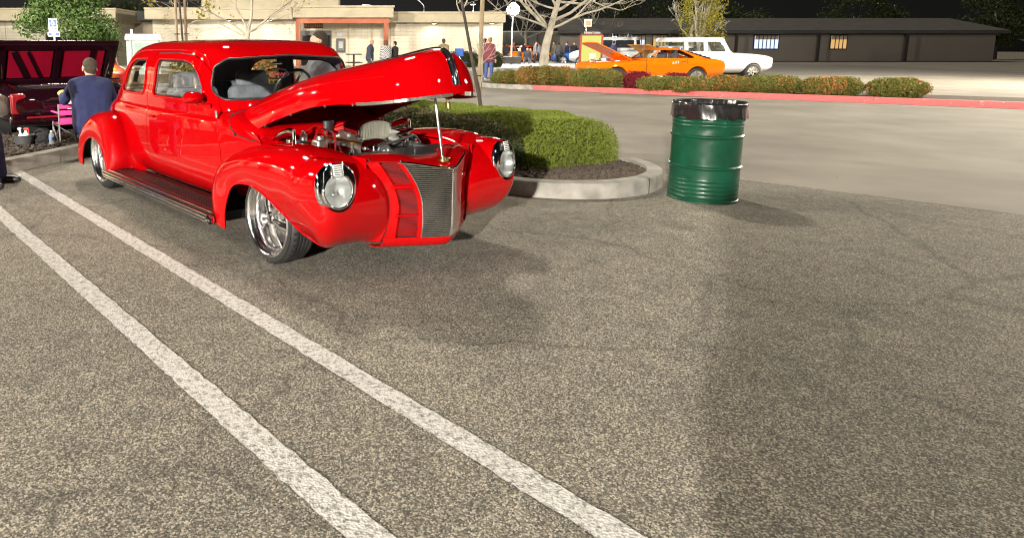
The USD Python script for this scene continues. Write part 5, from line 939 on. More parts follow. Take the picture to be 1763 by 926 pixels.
# man behind the coupe
person("dark-haired man in a pale grey shirt standing behind the red coupe", (X(552, 7.15), 7.15, 0), -2.75, 1.55, "stand", GREYS, GRY, None, M["skin2"], (.03, .022, .016), "short", bulk=1.18, fine=.024, turn=-.3)
person("bald man in a navy printed jacket facing right by the metal table", (X(636, 30), 30, 0), -.2, 1.70, "stand", cloth("navy_jacket_dark", (.03, .035, .06)), GRY, None, M["skin2"], (.1, .07, .05), "none", bulk=1.15, lean=.10)
person("woman in a black and white plaid shirt with long brown hair", (X(664, 30), 30.2, 0), 1.9, 1.66, "stand", PLAID, JEANS, None, M["skin"], (.12, .06, .03), "long", bulk=1.1)
person("person in a black jacket mostly hidden beside the plaid shirt", (X(680, 31), 31.2, 0), 2.6, 1.60, "stand", BLK, GRY, None, M["skin"], (.02, .02, .02))
person("man in a tan jacket and dark cap seen above the propped hood", (X(762, 33), 33, 0), 1.7, 1.72, "stand", KHAKI, GRY, None, M["skin"], (.06, .05, .04), cap=cloth("dark_cap", (.02, .022, .03)), bulk=1.15)
person("man in a maroon sweater, tan cap and blue jeans standing on the lane", (X(840, 27.6), 27.6, 0), .9, 1.74, "stand", MAROON, JEANS, WHT, M["skin"], (.25, .16, .09), cap=cloth("tan_cap", (.50, .33, .17)), bulk=1.15, fine=.028, turn=.7)
person("dark-haired person half hidden behind the man in maroon", (X(832, 28.6), 28.6, 0), .4, 1.70, "stand", cloth("rose_shirt", (.22, .09, .08)), GRY, None, M["skin"], (.02, .016, .014))
CROWD = [(868, 52, "stand", "person in dark clothes leftmost of the far crowd", BLK, GRY, "short"), (892, 47, "sit", "blond person in black sitting by the far blue car", BLK, BLK, "long"), (905, 48, "sit", "person in black sitting right of the blond one", BLK, GRY, "short"), (918, 49, "stand", "person in a speckled grey top left of the white trunk", cloth("speckled_grey", (.14, .13, .12)), BLK, "short"),
         (958, 50, "stand", "person in a dark coat just right of the white trunk", GRY, BLK, "short"), (972, 52, "stand", "person in a blue jacket between the trunk and the board", NAVY, GRY, "short"), (984, 50, "stand", "person in black standing left of the parking board", BLK, BLK, "short"), (1052, 44, "stand", "person in dark blue behind the raised orange hood", NAVY, GRY, "short"), (1066, 46, "stand", "person in black right of the dark blue one", BLK, GRY, "short"), (1076, 47, "stand", "person in grey by the shop windows", GRY, GRY, "short")]
for i, (u, d_, ps, lb, a, b_, hs) in enumerate(CROWD): person(lb, (X(u, d_), d_, .0 if ps == "stand" else .0), 1.0 + i * 1.7, 1.62 + .03 * (i % 4), ps, a, b_, None, M["skin"] if i % 2 else M["skin2"], (.35, .22, .09) if hs == "long" else (.03, .02, .015), hs, fine=.06)
st3 = thing("camp_stool", "plain folding stool under the bystander cropped by the left edge", "stool", (-4.06, 6.62, 0)); obj("seat", rbox(.40, .42, .04, .015, (-.03, 0, .345)), BLK, st3)
for a in (-1, 1):
    for b_ in (-1, 1): obj("leg", between((a * .18, b_ * .18, 0), (-a * .14, b_ * .18, .33), .011), M["steel"], st3)
shrub("photinia_shrub", "orange tinted shrub glimpsed through the red coupe's rear window", 402, 150, 13.5, 2.2, 1.6, [("foliage", M["photinia"], 1.0, .08, 0), ("red_tips", M["photired"], .9, .08, 1)], 55)

for u, d_, ps, lb, a, b_ in ((862, 55, "stand", "person in a white top at the far left of the crowd", WHT, JEANS), (880, 53, "stand", "person in a maroon top behind the seated blond person", MAROON, GRY), (899, 54, "stand", "person in navy standing behind the two seated people", NAVY, BLK), (911, 51, "sit", "seated person in orange left of the pale trunk", cloth("orange_top", (.40, .10, .03)), JEANS), (925, 54, "stand", "person in grey half behind the pale trunk", GREYS, GRY), (950, 54, "stand", "person in a khaki coat right behind the pale trunk", KHAKI, BLK), (978, 54, "sit", "seated person in blue near the parking board", cloth("bright_blue_top", (.04, .12, .35)), JEANS), (1044, 47, "stand", "person in black left of the group behind the orange hood", BLK, JEANS), (1087, 48, "stand", "person in a navy coat under the amber hood", NAVY, BLK)): person(lb, (X(u, d_), d_, 0), u * 1.3, 1.60 + (u % 7) * .025, ps, a, b_, None, M["skin"] if u % 2 else M["skin2"], fine=.06)
person("unseen onlooker in pale shirt left of the coupe, placed to reflect in its door", (-6.3, 5.6, 0), -.3, 1.75, "stand", GREYS, JEANS, None, M["skin"], fine=.05)  # this and the next person stand out of view, for the door's reflections
person("unseen onlooker in black left of the coupe, placed to reflect in its door", (-6.9, 7.0, 0), -.5, 1.7, "stand", BLK, GRY, None, M["skin"], fine=.05)
# ================================================================== other vehicles
def auto(name, label, loc, rz, paint, B, G, windows, ws, rearw, axles, group=None, cut=None, glassm=None, rim=None, extra=None, nf=4.0, nr=3.5, wheel_r=.33, roofm=None, scale=None, track=.76, nside=3.2):
    """Body lofted from stations B (x, half width, top, bottom), cabin stacked from levels G (z, front x, rear x, half width)."""
    t = thing(name, label, "car", loc, rz, group=group, scale=scale); B = np.array(B, float); B = B[B[:, 0].argsort()]; fw, ft, fb = (pch(B[:, 0], B[:, k]) for k in (1, 2, 3)); ph = np.linspace(0, 2 * PI, 61)[:-1]
    S = []
    for x in np.linspace(B[0, 0], B[-1, 0], 70):
        w, tp, bt = fw(x), ft(x), fb(x); zc = bt + .55 * (tp - bt); c, s = np.cos(ph), np.sin(ph); h = np.where(s > 0, tp - zc, zc - bt); n = np.where(s > 0, 5.0, nside)
        S.append(np.stack([x + 0 * ph, w * np.sign(c) * np.abs(c) ** (2 / n), zc + h * np.sign(s) * np.abs(s) ** (2 / n)], -1))
    S = np.array(S); S = np.concatenate([np.repeat(S[:1].mean(1, keepdims=True), 60, 1), S, np.repeat(S[-1:].mean(1, keepdims=True), 60, 1)]); g = grid(S, close_v=True)
    if np.einsum("ij,ij->i", vnormals(g), g.vertices - g.vertices.mean(0)).mean() < 0: g.invert()
    m = to_m(g)
    for ax in axles: m = m - to_m(T(cyl(wheel_r + .05, 2.4, n=36, rx=PI / 2), (ax, 0, wheel_r)))
    if cut is not None: m = m - cut
    skin("body", fm(m), [g], paint, t)
    [obj("wheel_housing", box(.8, 1.2, .5, (ax, 0, .38)), M["gap"], t) for ax in axles]
    G = np.array(G, float); p_ = np.linspace(0, 1, len(G)); gi = [pch(p_, G[:, k]) for k in range(4)]; gz = pch(G[:, 0], p_); xm = (G[-1, 1] + G[-1, 2]) / 2; th = np.linspace(0, 2 * PI, 97)[:-1]
    def lev(p): z, a, b, w = (f(p) for f in gi); c, s = np.cos(th), np.sin(th); n = np.where(c > 0, nf, nr); e = np.where(c > 0, a - xm, xm - b); return np.stack([xm + e * np.sign(c) * np.abs(c) ** (2 / n), w * np.sign(s) * np.abs(s) ** (2 / n), z + 0 * th], -1)
    P = [lev(p) for p in np.linspace(0, 1, 26)]; top = P[-1].copy(); cc = top.mean(0)
    for f in (.8, .45, .0): q = cc + (top - cc) * f; q[:, 2] = top[:, 2] + .035 * (1 - f * f); P.append(q)
    dg = grid(np.array(P), close_v=True); dg.invert() if vnormals(dg)[:, 2].mean() < 0 else None
    dm = to_m(thicken(dg, .02)); cuts = [to_m(prism(roundpoly(w, .03), -1.5, 1.5, "y")) for w in windows]
    (x0, x1, pw), (x2, x3, pr) = ws, rearw; cuts += [to_m(prism(roundpoly(pw, .04), x0, x1, "x")), to_m(prism(roundpoly(pr, .04), x2, x3, "x"))]
    allc = manifold3d.Manifold.batch_boolean(cuts, manifold3d.OpType.Add); skin("cabin", fm(dm - allc), [dg], roofm or paint, t)
    gl = to_m(thicken(dg, .005, -.008)); [obj("side_glass", fm(gl ^ to_m(prism(roundpoly(w_, .03), *yy, "y"))), glassm or M["glass"], t, 40) for w_ in windows for yy in ((-1.5, 0), (0, 1.5))]; obj("windshield", fm(gl ^ cuts[-2]), glassm or M["glass"], t, 40); obj("rear_window", fm(gl ^ cuts[-1]), glassm or M["glass"], t, 40)
    for s in (-1, 1): obj("seat", [rbox(.5, .5, .2, .05, (xm + .1, s * .36, .55)), rbox(.16, .48, .62, .05, (xm - .15, s * .36, .86), ry=-.2), rbox(.1, .28, .16, .04, (xm - .23, s * .36, 1.2))], M["darkcloth"], t)
    for ax in axles:
        for s in (-1, 1):
            r = wheel_r; tl = lathe([(r * .66, -.1), (r * .9, -.105), (r, -.085), (r, .085), (r * .9, .105), (r * .66, .1)], 40, "y"); wp = obj("wheel", T(tl, (ax, s * track, r)), M["rubber"], t, 40)
            rm = lathe([(r * .70, s * .100), (r * .72, s * .108), (r * .64, s * .10), (r * .58, s * .07), (r * .2, s * .05), (0, s * .075)], 40, "y"); obj("rim", T(thicken(rm, .003), (ax, s * track, r)), rim or M["chrome"], wp, 40)
            for k in range(5): a = k * 2 * PI / 5; obj("spoke", T(rbox(r * .44, .03, .07, .012, (r * .38, s * .075, 0)), (0, 0, 0), ry=a).apply_translation((ax, s * track, r)), M["alu"], wp)
    return t
def levels(z0, z1, f0, f1, r0, r1, w0, w1): return [(z0 + (z1 - z0) * q, f0 + (f1 - f0) * (q ** a), r0 + (r1 - r0) * (q ** a), w0 + (w1 - w0) * (q ** 1.4)) for q, a in ((0, 1), (.35, 1), (.7, 1), (.9, 1.15), (1, 1.6))]
M["orange"] = car_paint("orange_paint", (.82, .17, .004)); M["darkmaroon"] = car_paint("dark_maroon_paint", (.010, .002, .004)); M["flame"] = mat("flame_paint", {"g": ("texture_coordinate", {}), "n": ("noise_texture", {"scale": 2.2, "detail": 2}), "r": ("rgb_ramp", {"ramp": [(.40, (.60, .02, .01)), (.52, (.85, .16, .01)), (.65, (.85, .40, .03))]}), "p": ("principled_bsdf", {"roughness": .4, "coat_weight": 1.0, "coat_roughness": .02})}, [("g.object", "n.vector"), ("n.fac", "r.fac"), ("r.color", "p.base_color")])
M["whitepaint"] = car_paint("white_paint", (.62, .62, .63)); M["bluepaint"] = car_paint("blue_paint", (.03, .10, .30)); M["silver"] = car_paint("silver_paint", (.36, .37, .38), flake=.5); M["yellowpaint"] = car_paint("amber_paint", (.72, .33, .05))
# --- the orange coupe with its hood raised
OB = [(.80, .70, .78, .42), (.74, .80, .83, .36), (.5, .86, .86, .28), (0, .89, .885, .22), (-.8, .90, .93, .20), (-1.6, .91, .965, .20), (-2.4, .92, .99, .20), (-2.9, .91, 1.0, .22), (-3.4, .88, .97, .28), (-3.72, .82, .92, .36), (-3.80, .74, .86, .44)]
OG = levels(.90, 1.30, -.92, -1.62, -3.62, -2.35, .80, .58)
ocut = to_m(box(1.15, 1.30, .5, (.07, 0, 1.02)))
OC = auto("orange_coupe", "bright orange muscle coupe with white sill stripe and hood raised", (X(1036, 23.4), 23.2, 0), PI + .06, M["orange"], OB, OG, [[(-1.28, .985), (-1.62, 1.26), (-2.25, 1.265), (-2.72, 1.02), (-2.70, .985)]], (-2.2, -.5, [(-.62, .97), (.62, .97), (.50, 1.26), (-.50, 1.26)]), (-4, -2.5, [(-.55, 1.02), (.55, 1.02), (.48, 1.25), (-.48, 1.25)]), (0, -2.75), cut=ocut, wheel_r=.335, track=.79)
hg = grid([[(x, y, .93 - .10 * (x + .5) ** 2 * .3 + .03 * (1 - (y / .7) ** 2)) for y in np.linspace(-.70, .70, 15)] for x in np.linspace(-.60, .74, 12)]); hg.invert() if vnormals(hg)[:, 2].mean() < 0 else None
hm_ = thicken(hg, .03); v = np.array(hm_.vertices) - [-.60, 0, .95]; a = math.radians(27); v = np.stack([v[:, 0] * math.cos(a) - v[:, 2] * math.sin(a), v[:, 1], v[:, 0] * math.sin(a) + v[:, 2] * math.cos(a)], 1) + [-.60, 0, .95]; hm_ = trimesh.Trimesh(v, hm_.faces, process=False)
obj("hood", hm_, M["orange"], OC, 40)
for s in (-1, 1):
    obj("sill_stripe", box(1.9, .012, .085, (-1.35, s * .905, .36)), M["white"], OC); obj("door_mirror", T(ball(.07, n=2, s=(1, .7, .7)), (-1.15, s * .96, 1.02)), M["chrome"], OC, True); obj("door_handle", rbox(.16, .03, .03, .01, (-2.25, s * .915, .86)), M["chrome"], OC)
    obj("door_gap", [box(.012, .012, .55, (x, s * .908, .68)) for x in (-.98, -2.38)], M["gap"], OC)
    tx = meshkit.text_mesh("401", .10, .004); tx.apply_translation(-tx.bounds.mean(0)); tx = T(tx, (0, 0, 0), rx=PI / 2); tx = tx if s < 0 else T(tx, (0, 0, 0), rz=PI); obj("door_number", T(tx, (-1.98, s * .908, .84)), M["white"], OC)
    obj("headlamp", T(cyl(.09, .05, n=20, ry=PI / 2), (.80, s * .62, .66)), M["lens"], OC)
obj("bumper", rbox(.10, 1.70, .12, .03, (.83, 0, .46)), M["chrome"], OC)
obj("engine", [rbox(.55, .55, .35, .05, (.05, 0, .72)), cyl(.19, .08, (.05, 0, .93)), rbox(.2, .12, .12, .03, (.35, -.35, .86)), rbox(.15, .2, .14, .03, (-.2, .45, .86)), cyl(.07, .2, (.4, .3, .84), ry=PI / 2)], M["alu"], OC)
obj("rear_louvre", [box(.02, 1.06, .10, (-2.62 - .155 * k, 0, 1.20 - .045 * k), ry=.9) for k in range(6)], M["matteblack"], OC)
# --- the dark car with its trunk open, tail towards the camera
DB = [(.85, .70, .72, .42), (.6, .82, .80, .28), (0, .90, .86, .2), (-1, .93, .90, .18), (-2, .93, .91, .18), (-3, .93, .89, .19), (-3.5, .92, .86, .22), (-3.85, .88, .82, .26), (-4.0, .84, .76, .32), (-4.04, .78, .70, .40)]
dcut = to_m(rbox(.92, 1.42, .60, .05, (-3.46, 0, .86)))
fd = np.array([-.62, .78]); DLOC = np.array([-3.95, 9.62]) + fd * 4.04
DC = auto("dark_lowrider", "dark maroon low car with red-panelled trunk lid wide open, tail to the camera", (DLOC[0], DLOC[1], 0), math.atan2(fd[1], fd[0]), M["darkmaroon"], DB, levels(.86, 1.32, -.9, -1.5, -3.0, -2.4, .82, .62), [[(-1.25, .92), (-1.55, 1.26), (-2.3, 1.26), (-2.65, .92)]], (-2, -.5, [(-.6, .94), (.6, .94), (.5, 1.26), (-.5, 1.26)]), (-3.4, -2.3, [(-.6, .94), (.6, .94), (.5, 1.26), (-.5, 1.26)]), (0, -3.05), cut=dcut, wheel_r=.31, track=.80)
redin = plain("red_trunk_lining", (.20, .003, .016), .25, coat=.6); a = math.radians(54)  # red is plain colour on the lid panels
def lidp(m): v = np.array(m.vertices); c, s = math.cos(a), math.sin(a); return trimesh.Trimesh(np.stack([-3.02 - v[:, 0] * c + v[:, 2] * s, v[:, 1], .83 + v[:, 0] * s + v[:, 2] * c], 1), m.faces, process=False)
def fixn(m): trimesh.repair.fix_normals(m); return m
ld = obj("trunk_lid", fixn(lidp(rbox(.76, 1.80, .035, .015, (.39, 0, .03)))), M["darkmaroon"], DC)
obj("lid_frame", [fixn(lidp(rbox(sx, sy, .06, .015, (x, y, -.015)))) for sx, sy, x, y in ((.10, 1.70, .06, 0), (.12, 1.72, .70, 0), (.70, .14, .39, .79), (.70, .14, .39, -.79), (.66, .10, .39, 0))], M["darkmaroon"], ld)
for s in (-1, 1):
    obj("lid_panel", fixn(lidp(rbox(.50, .62, .02, .008, (.37, s * .38, -.005)))), redin, ld); obj("lid_rib", [fixn(lidp(rbox(.52, .05 + .04 * (q > 0), .03, .008, (.37, s * .37 + q * s, -.02), rz=.42 * s if s > 0 else -.1))) for q in ((-.05, .14) if s > 0 else (.12,))], M["darkmaroon"], ld)
    obj("lid_strut", between((-3.10, s * .74, .86), (-3.34, s * .78, 1.22), .012), M["chrome"], DC)
obj("trunk_lining", [box(.86, 1.36, .02, (-3.46, 0, .575)), box(.02, 1.36, .28, (-3.03, 0, .70))], M["gap"], DC); obj("trunk_strip", rbox(.03, 1.40, .03, .012, (-3.90, 0, .845)), M["chrome"], DC)
for s in (-1, 1): obj("tail_lamp", rbox(.10, .20, .29, .035, (-3.99, s * .74, .60)), plain("lamp_red_lens", (.20, .006, .010), .2, coat=1.0) if s < 0 else "/World/Looks/lamp_red_lens", DC)
obj("rear_bumper", rbox(.14, 1.74, .13, .04, (-4.05, 0, .38)), M["darkmaroon"], DC); obj("reflector_strip", rbox(.02, .50, .03, .008, (-4.125, .42, .42)), "/World/Looks/lamp_red_lens", DC); obj("number_plate", rbox(.015, .32, .16, .005, (-4.05, -.05, .58)), M["white"], DC)  # thin strip carries the red reflection along the bumper
obj("side_trim", [rbox(2.2, .02, .03, .008, (-1.6, s * .935, .56)) for s in (-1, 1)], M["chrome"], DC)
# --- flame painted car beyond it
FBd = [(.80, .66, .80, .45), (.6, .80, .86, .3), (0, .86, .92, .22), (-1, .88, .96, .2), (-2.4, .88, .96, .2), (-3.5, .82, .88, .3), (-3.7, .7, .8, .4)]
FC_ = auto("flame_painted_car", "red and orange flame painted car showing its engine beyond the dark trunk lid", (-5.95, 15.4, 0), -1.15, M["flame"], FBd, levels(.92, 1.34, -.8, -1.3, -3.0, -2.3, .78, .58), [[(-1.1, .99), (-1.35, 1.28), (-2.2, 1.28), (-2.5, .99)]], (-2, -.4, [(-.6, .98), (.6, .98), (.5, 1.28), (-.5, 1.28)]), (-3.4, -2.2, [(-.6, .98), (.6, .98), (.5, 1.28), (-.5, 1.28)]), (0, -2.7), cut=to_m(box(.9, 1.1, .5, (.25, 0, .85))))
obj("engine", [rbox(.5, .5, .3, .05, (.2, 0, .72)), cyl(.18, .07, (.2, 0, .90)), rbox(.7, .15, .15, .03, (.2, .35, .78))], M["chrome"], FC_); obj("grille", [rbox(.04, 1.2, .03, .01, (.82, 0, .5 + .06 * k)) for k in range(4)], M["blackgloss"], FC_)
# --- far cars among the crowd
CB = [(.80, .62, .66, .40), (.6, .78, .78, .28), (0, .84, .86, .2), (-1, .86, .92, .2), (-2.4, .86, .94, .2), (-3.4, .82, .88, .28), (-3.7, .7, .8, .4)]; CGv = levels(.90, 1.38, -.7, -1.3, -3.0, -2.3, .78, .6)
WN = [[(-1.0, .97), (-1.3, 1.3), (-1.8, 1.3), (-1.8, .97)], [(-1.9, .97), (-1.9, 1.3), (-2.3, 1.3), (-2.6, .97)]]; WSd = (-2, -.3, [(-.6, .96), (.6, .96), (.5, 1.3), (-.5, 1.3)]); RSd = (-3.6, -2.2, WSd[2])
for u, d_, rz, pm, nm, lb in ((900, 54, .4, "orange", "far_car", "orange car far behind the seated people"), (888, 56, .2, "whitepaint", "far_car", "white car far behind at the left of the crowd"), (965, 51, 2.9, "bluepaint", "far_car", "blue car far behind beside the parking board"), (930, 58, .3, "flame", "far_car", "red orange car seen far behind the pale trunk")): auto(nm, lb, (X(u, d_), d_, 0), rz, M[pm], CB, CGv, WN, WSd, RSd, (0, -2.6), glassm=M["darkglass"])
SV = auto("silver_van", "silver van with sloping windshield left of the lit parking board", (X(1000, 46), 46, 0), 2.7, M["silver"], [(.8, .75, .9, .4), (.5, .88, 1.05, .3), (0, .95, 1.15, .25), (-3.4, .95, 1.2, .3), (-3.6, .9, 1.2, .35)], levels(1.05, 1.95, .1, -.7, -3.6, -3.5, .93, .82), [[(-.9, 1.25), (-1.0, 1.75), (-1.9, 1.75), (-1.9, 1.25)], [(-2.1, 1.25), (-2.1, 1.75), (-3.2, 1.75), (-3.2, 1.25)]], (-1.4, .4, [(-.75, 1.2), (.75, 1.2), (.68, 1.8), (-.68, 1.8)]), (-4, -3, [(-.7, 1.3), (.7, 1.3), (.66, 1.75), (-.66, 1.75)]), (0, -2.8), glassm=M["darkglass"])
dup(SV, (.58, -1.50, 0), math.atan2(.92, .38), "unseen silver van beside the camera, shading the lower right and the drum")  # out of view; shades the kerb end and the drum
wv = auto("white_wagon", "white panelled wagon parked behind the orange coupe's roof", (X(1258, 29), 28.5, 0), .04, M["whitepaint"], [(.9, .72, .95, .4), (.6, .84, 1.02, .3), (0, .90, 1.08, .25), (-1, .92, 1.12, .25), (-3.4, .92, 1.12, .3), (-3.6, .88, 1.08, .35)], levels(1.06, 1.72, -.6, -1.05, -3.62, -3.5, .86, .74), [[(-1.15, 1.16), (-1.3, 1.56), (-1.95, 1.56), (-1.95, 1.16)], [(-2.10, 1.16), (-2.10, 1.56), (-2.75, 1.56), (-2.75, 1.16)], [(-2.9, 1.16), (-2.9, 1.56), (-3.4, 1.56), (-3.4, 1.16)]], (-1.6, -.3, [(-.7, 1.15), (.7, 1.15), (.62, 1.6), (-.62, 1.6)]), (-4, -3, [(-.65, 1.2), (.65, 1.2), (.6, 1.55), (-.6, 1.55)]), (0, -2.6), track=.78)
yc = auto("amber_car", "amber and silver car with a raised hood behind the orange coupe", (X(1100, 30), 30, 0), PI + .3, M["silver"], CB, CGv, WN, WSd, RSd, (0, -2.6), glassm=M["darkglass"])
hm2 = thicken(grid([[(-.7 + .9 * t, y, .92 + .78 * t - .25 * t * t) for y in np.linspace(-.7, .7, 6)] for t in np.linspace(0, 1, 8)]), .03); obj("hood", fixn(hm2), M["yellowpaint"], yc, 40)

# ================================================================== street furniture and small things
# parking board
B_ = thing("parking_board", "lit yellow-green information board in a red frame with dark arched header", "sign", (X(1013, 31), 31, 0)); w = 1.0; zt = Z(60, 31)
RF_ = plain("red_frame", (.26, .045, .03), .5); [obj("post", box(.09, .09, zt - .02, (s * w / 2 * .98, 0, (zt - .02) / 2)), RF_, B_) for s in (-1, 1)]; obj("panel", box(w - .1, .05, zt - .22, (0, .0, .2 + (zt - .22) / 2)), lit("board_glow", (.62, .60, .16), .75), B_); obj("top_rail", box(w * .98, .08, .05, (0, -.01, zt - .03)), "/World/Looks/red_frame", B_)
hd2 = prism([(x, .0 if x in (-.5, .5) else .17 * math.cos(x * 2.2)) for x in np.linspace(-.5, .5, 15)], -.04, .04, "y"); hb_ = obj("header", T(fixn(hd2), (0, 0, zt)), plain("header_brown", (.035, .022, .016), .5), B_)
tx = meshkit.text_mesh("DOWNTOWN", .085, .006); tx.apply_translation(-tx.bounds.mean(0)); obj("header_lettering", T(tx, (0, -.05, zt + .075), rx=PI / 2), M["white"], hb_)
obj("map_print", [box(.30, .008, .26, (.08, -.03, zt - .98)), box(.12, .009, .10, (.26, -.03, zt - 1.05))], plain("map_patch", (.50, .52, .42), .5), B_); obj("print_line", [box(.62, .008, .022, (-.02, -.03, zt - .30 - .07 * k)) for k in range(5)], plain("print_grey", (.34, .32, .12), .5), B_)
sg_ = thing("pole_sign", "small faded square sign high on a thin pole above the parking board", "sign", (X(1003, 33), 33, 0)); obj("pole", between((0, 0, 0), (0, 0, Z(33, 33)), .03), M["steel"], sg_); obj("sign_plate", box(.36, .02, .36, (.06, -.04, Z(40, 33))), M["white"], sg_); obj("sign_print", box(.22, .01, .22, (.08, -.056, Z(40, 33))), plain("faded_orange", (.60, .27, .16), .6), sg_)
# accessible parking sign
A_ = thing("accessible_parking_sign", "white and blue accessible parking sign on a pale post by the green tree", "sign", (X(100, 24), 24, 0)); z1 = Z(33, 24); obj("post", between((.03, 0, 0), (0, 0, z1), .025), M["white"], A_)
blue = plain("sign_blue", (.02, .05, .36), .5); obj("upper_plate", box(.30, .012, .44, (0, -.035, z1 - .22)), M["white"], A_); obj("lower_plate", box(.42, .012, .15, (.01, -.036, z1 - .535)), M["white"], A_); sp_ = obj("symbol_panel", box(.26, .008, .26, (0, -.046, z1 - .15)), blue, A_); obj("word_panel", [box(.20, .008, .06, (0, -.046, z1 - .35)), box(.38, .008, .11, (.01, -.047, z1 - .535))], blue, A_)
ic = [sweep([(.0 + .055 * math.cos(a), -.053, -.165 + .055 * math.sin(a)) for a in np.linspace(PI * .75, PI * 2.15, 16)], .010, 6), sweep([(-.02, -.053, -.06), (-.012, -.053, -.13), (.035, -.053, -.135), (.06, -.053, -.19), (.08, -.053, -.185)], .010, 6), sweep([(-.015, -.053, -.09), (.03, -.053, -.095)], .008, 6), ball(.018, (-.025, -.053, -.045), 2)]
obj("wheelchair_symbol", T(join(ic), (0, 0, z1)), M["white"], sp_)
for s_, z_, h_ in (("ONLY", z1 - .35, .035), ("VAN", z1 - .535, .055)): tx = meshkit.text_mesh(s_, h_, .004); tx.apply_translation(-tx.bounds.mean(0)); obj("sign_word", T(tx, (.01, -.053, z_), rx=PI / 2), M["white"], A_)
# portable toilet
d = 26.0; Pt = thing("portable_toilet", "pale portable toilet with grey-green door and arched roof", "toilet", (X(250, d), d, 0), .42); gg = plain("grey_green_plastic", (.20, .26, .25), .45, var=(.08, 3)); zt = 1.62
obj("shell", [rbox(1.05, 1.15, zt, .03, (0, 0, zt / 2))], plain("pale_plastic_shell", (.46, .47, .45), .45, var=(.06, 2)), Pt); dd_ = obj("door", rbox(.86, .04, zt - .2, .015, (.02, -.585, zt / 2)), gg, Pt); obj("door_notice", box(.34, .01, .22, (.18, -.612, zt - .42)), M["white"], dd_); obj("latch", rbox(.05, .04, .12, .01, (-.33, -.615, zt * .62)), M["white"], dd_)
[obj("corner_post", rbox(.09, .09, zt, .02, (sx * .51, sy * .56, zt / 2)), gg, Pt) for sx in (-1, 1) for sy in (-1, 1)]; rf = sweep([(-.60, 0, zt), (.60, 0, zt)], 1.0, prof=[(.0, .64), (.10, .60), (.19, .35), (.22, 0), (.19, -.35), (.10, -.60), (.0, -.64)], up=(0, 0, 1)); obj("roof", fixn(rf), plain("translucent_roof", (.55, .60, .58), .4), Pt, 30); obj("vent_pipe", cyl(.05, .4, (-.35, .4, zt + .2)), M["white"], Pt)
# steel drum with liner
D_ = thing("trash_drum", "dark green steel drum used as a trash barrel with a black liner", "trash can", (3.30, 6.10, 0)); R0 = .292
gdrum = mat("green_drum_paint", {"g": ("texture_coordinate", {}), "n": ("noise_texture", {"scale": 6.0, "detail": 6, "roughness": .7}), "r": ("rgb_ramp", {"ramp": [(.3, (.003, .030, .015)), (.55, (.004, .048, .025)), (.74, (.005, .055, .028)), (.82, (.05, .04, .022))]}), "n2": ("noise_texture", {"scale": 3.0, "detail": 2}), "b": ("bump", {"distance": .035, "strength": .6}), "p": ("principled_bsdf", {"roughness": .35, "specular_ior_level": .25, "coat_weight": .25, "coat_roughness": .06})}, [("g.object", "n.vector"), ("g.object", "n2.vector"), ("n.fac", "r.fac"), ("r.color", "p.base_color"), ("n2.fac", "b.height"), ("b.normal", "p.normal")])
pr = [(R0 - .01, .0), (R0 + .006, .004), (R0 + .006, .016), (R0 - .002, .022)]
for z in np.linspace(.05, .20, 5): pr += [(R0 - .001, z - .012), (R0 + .004, z), (R0 - .001, z + .012)]
pr += [(R0, .28), (R0 + .002, .300), (R0 + .012, .312), (R0 + .012, .322), (R0 + .002, .334), (R0, .36), (R0, .56), (R0 + .002, .580), (R0 + .012, .592), (R0 + .012, .602), (R0 + .002, .614), (R0, .65)]
for z in np.linspace(.69, .82, 5): pr += [(R0 - .001, z - .012), (R0 + .005, z), (R0 - .001, z + .012)]
pr += [(R0, .87), (R0 + .008, .876), (R0 + .008, .888), (R0 - .004, .89), (R0 - .008, .87), (R0 - .008, .02), (0, .02)]
obj("drum_body", fixn(lathe(pr, 72)), gdrum, D_, 30)
A2 = np.linspace(0, 2 * PI, 161)[:-1]; rows = []
for rr, z, am in ((R0 - .03, .60, .02), (R0 - .02, .80, .015), (R0 - .006, .893, .004), (R0 + .010, .899, .004), (R0 + .017, .88, .006), (R0 + .016, .84, .010), (R0 + .018, .80, .012), (R0 + .022, .765, .014)):
    nz = meshkit.fbm(np.stack([np.cos(A2) * 7, np.sin(A2) * 7, np.full(160, z * 14)], 1), 3, 3) - .5; nz2 = meshkit.fbm(np.stack([np.cos(A2) * 5, np.sin(A2) * 5, np.full(160, 9.)], 1), 2, 8) - .5; r_ = rr + am * nz * 2; rows.append(np.stack([r_ * np.cos(A2), r_ * np.sin(A2), z + (nz2 * .06 if z < .83 and rr > R0 else nz * .006)], 1))
obj("bin_liner", thicken(grid(np.array(rows), close_v=True, flip=True), .0015), plain("liner_film", (.012, .011, .012), .22, coat=.5), D_, True)
# yellow wheel stop behind the shrubs
ws_ = thing("wheel_stop", "yellow painted concrete wheel stop glimpsed between shrubs below the orange coupe", "wheel stop", (X(1072, 21.6), 21.9, 0), -.05); obj("block", fixn(sweep([(-.9, 0, 0), (.9, 0, 0)], 1.0, prof=[(0, .09), (.10, .07), (.13, .05), (.13, -.05), (.10, -.07), (0, -.09)], up=(0, 0, 1))), plain("yellow_kerb_paint", (.75, .48, .02), .6, var=(.15, 6)), ws_, 30)
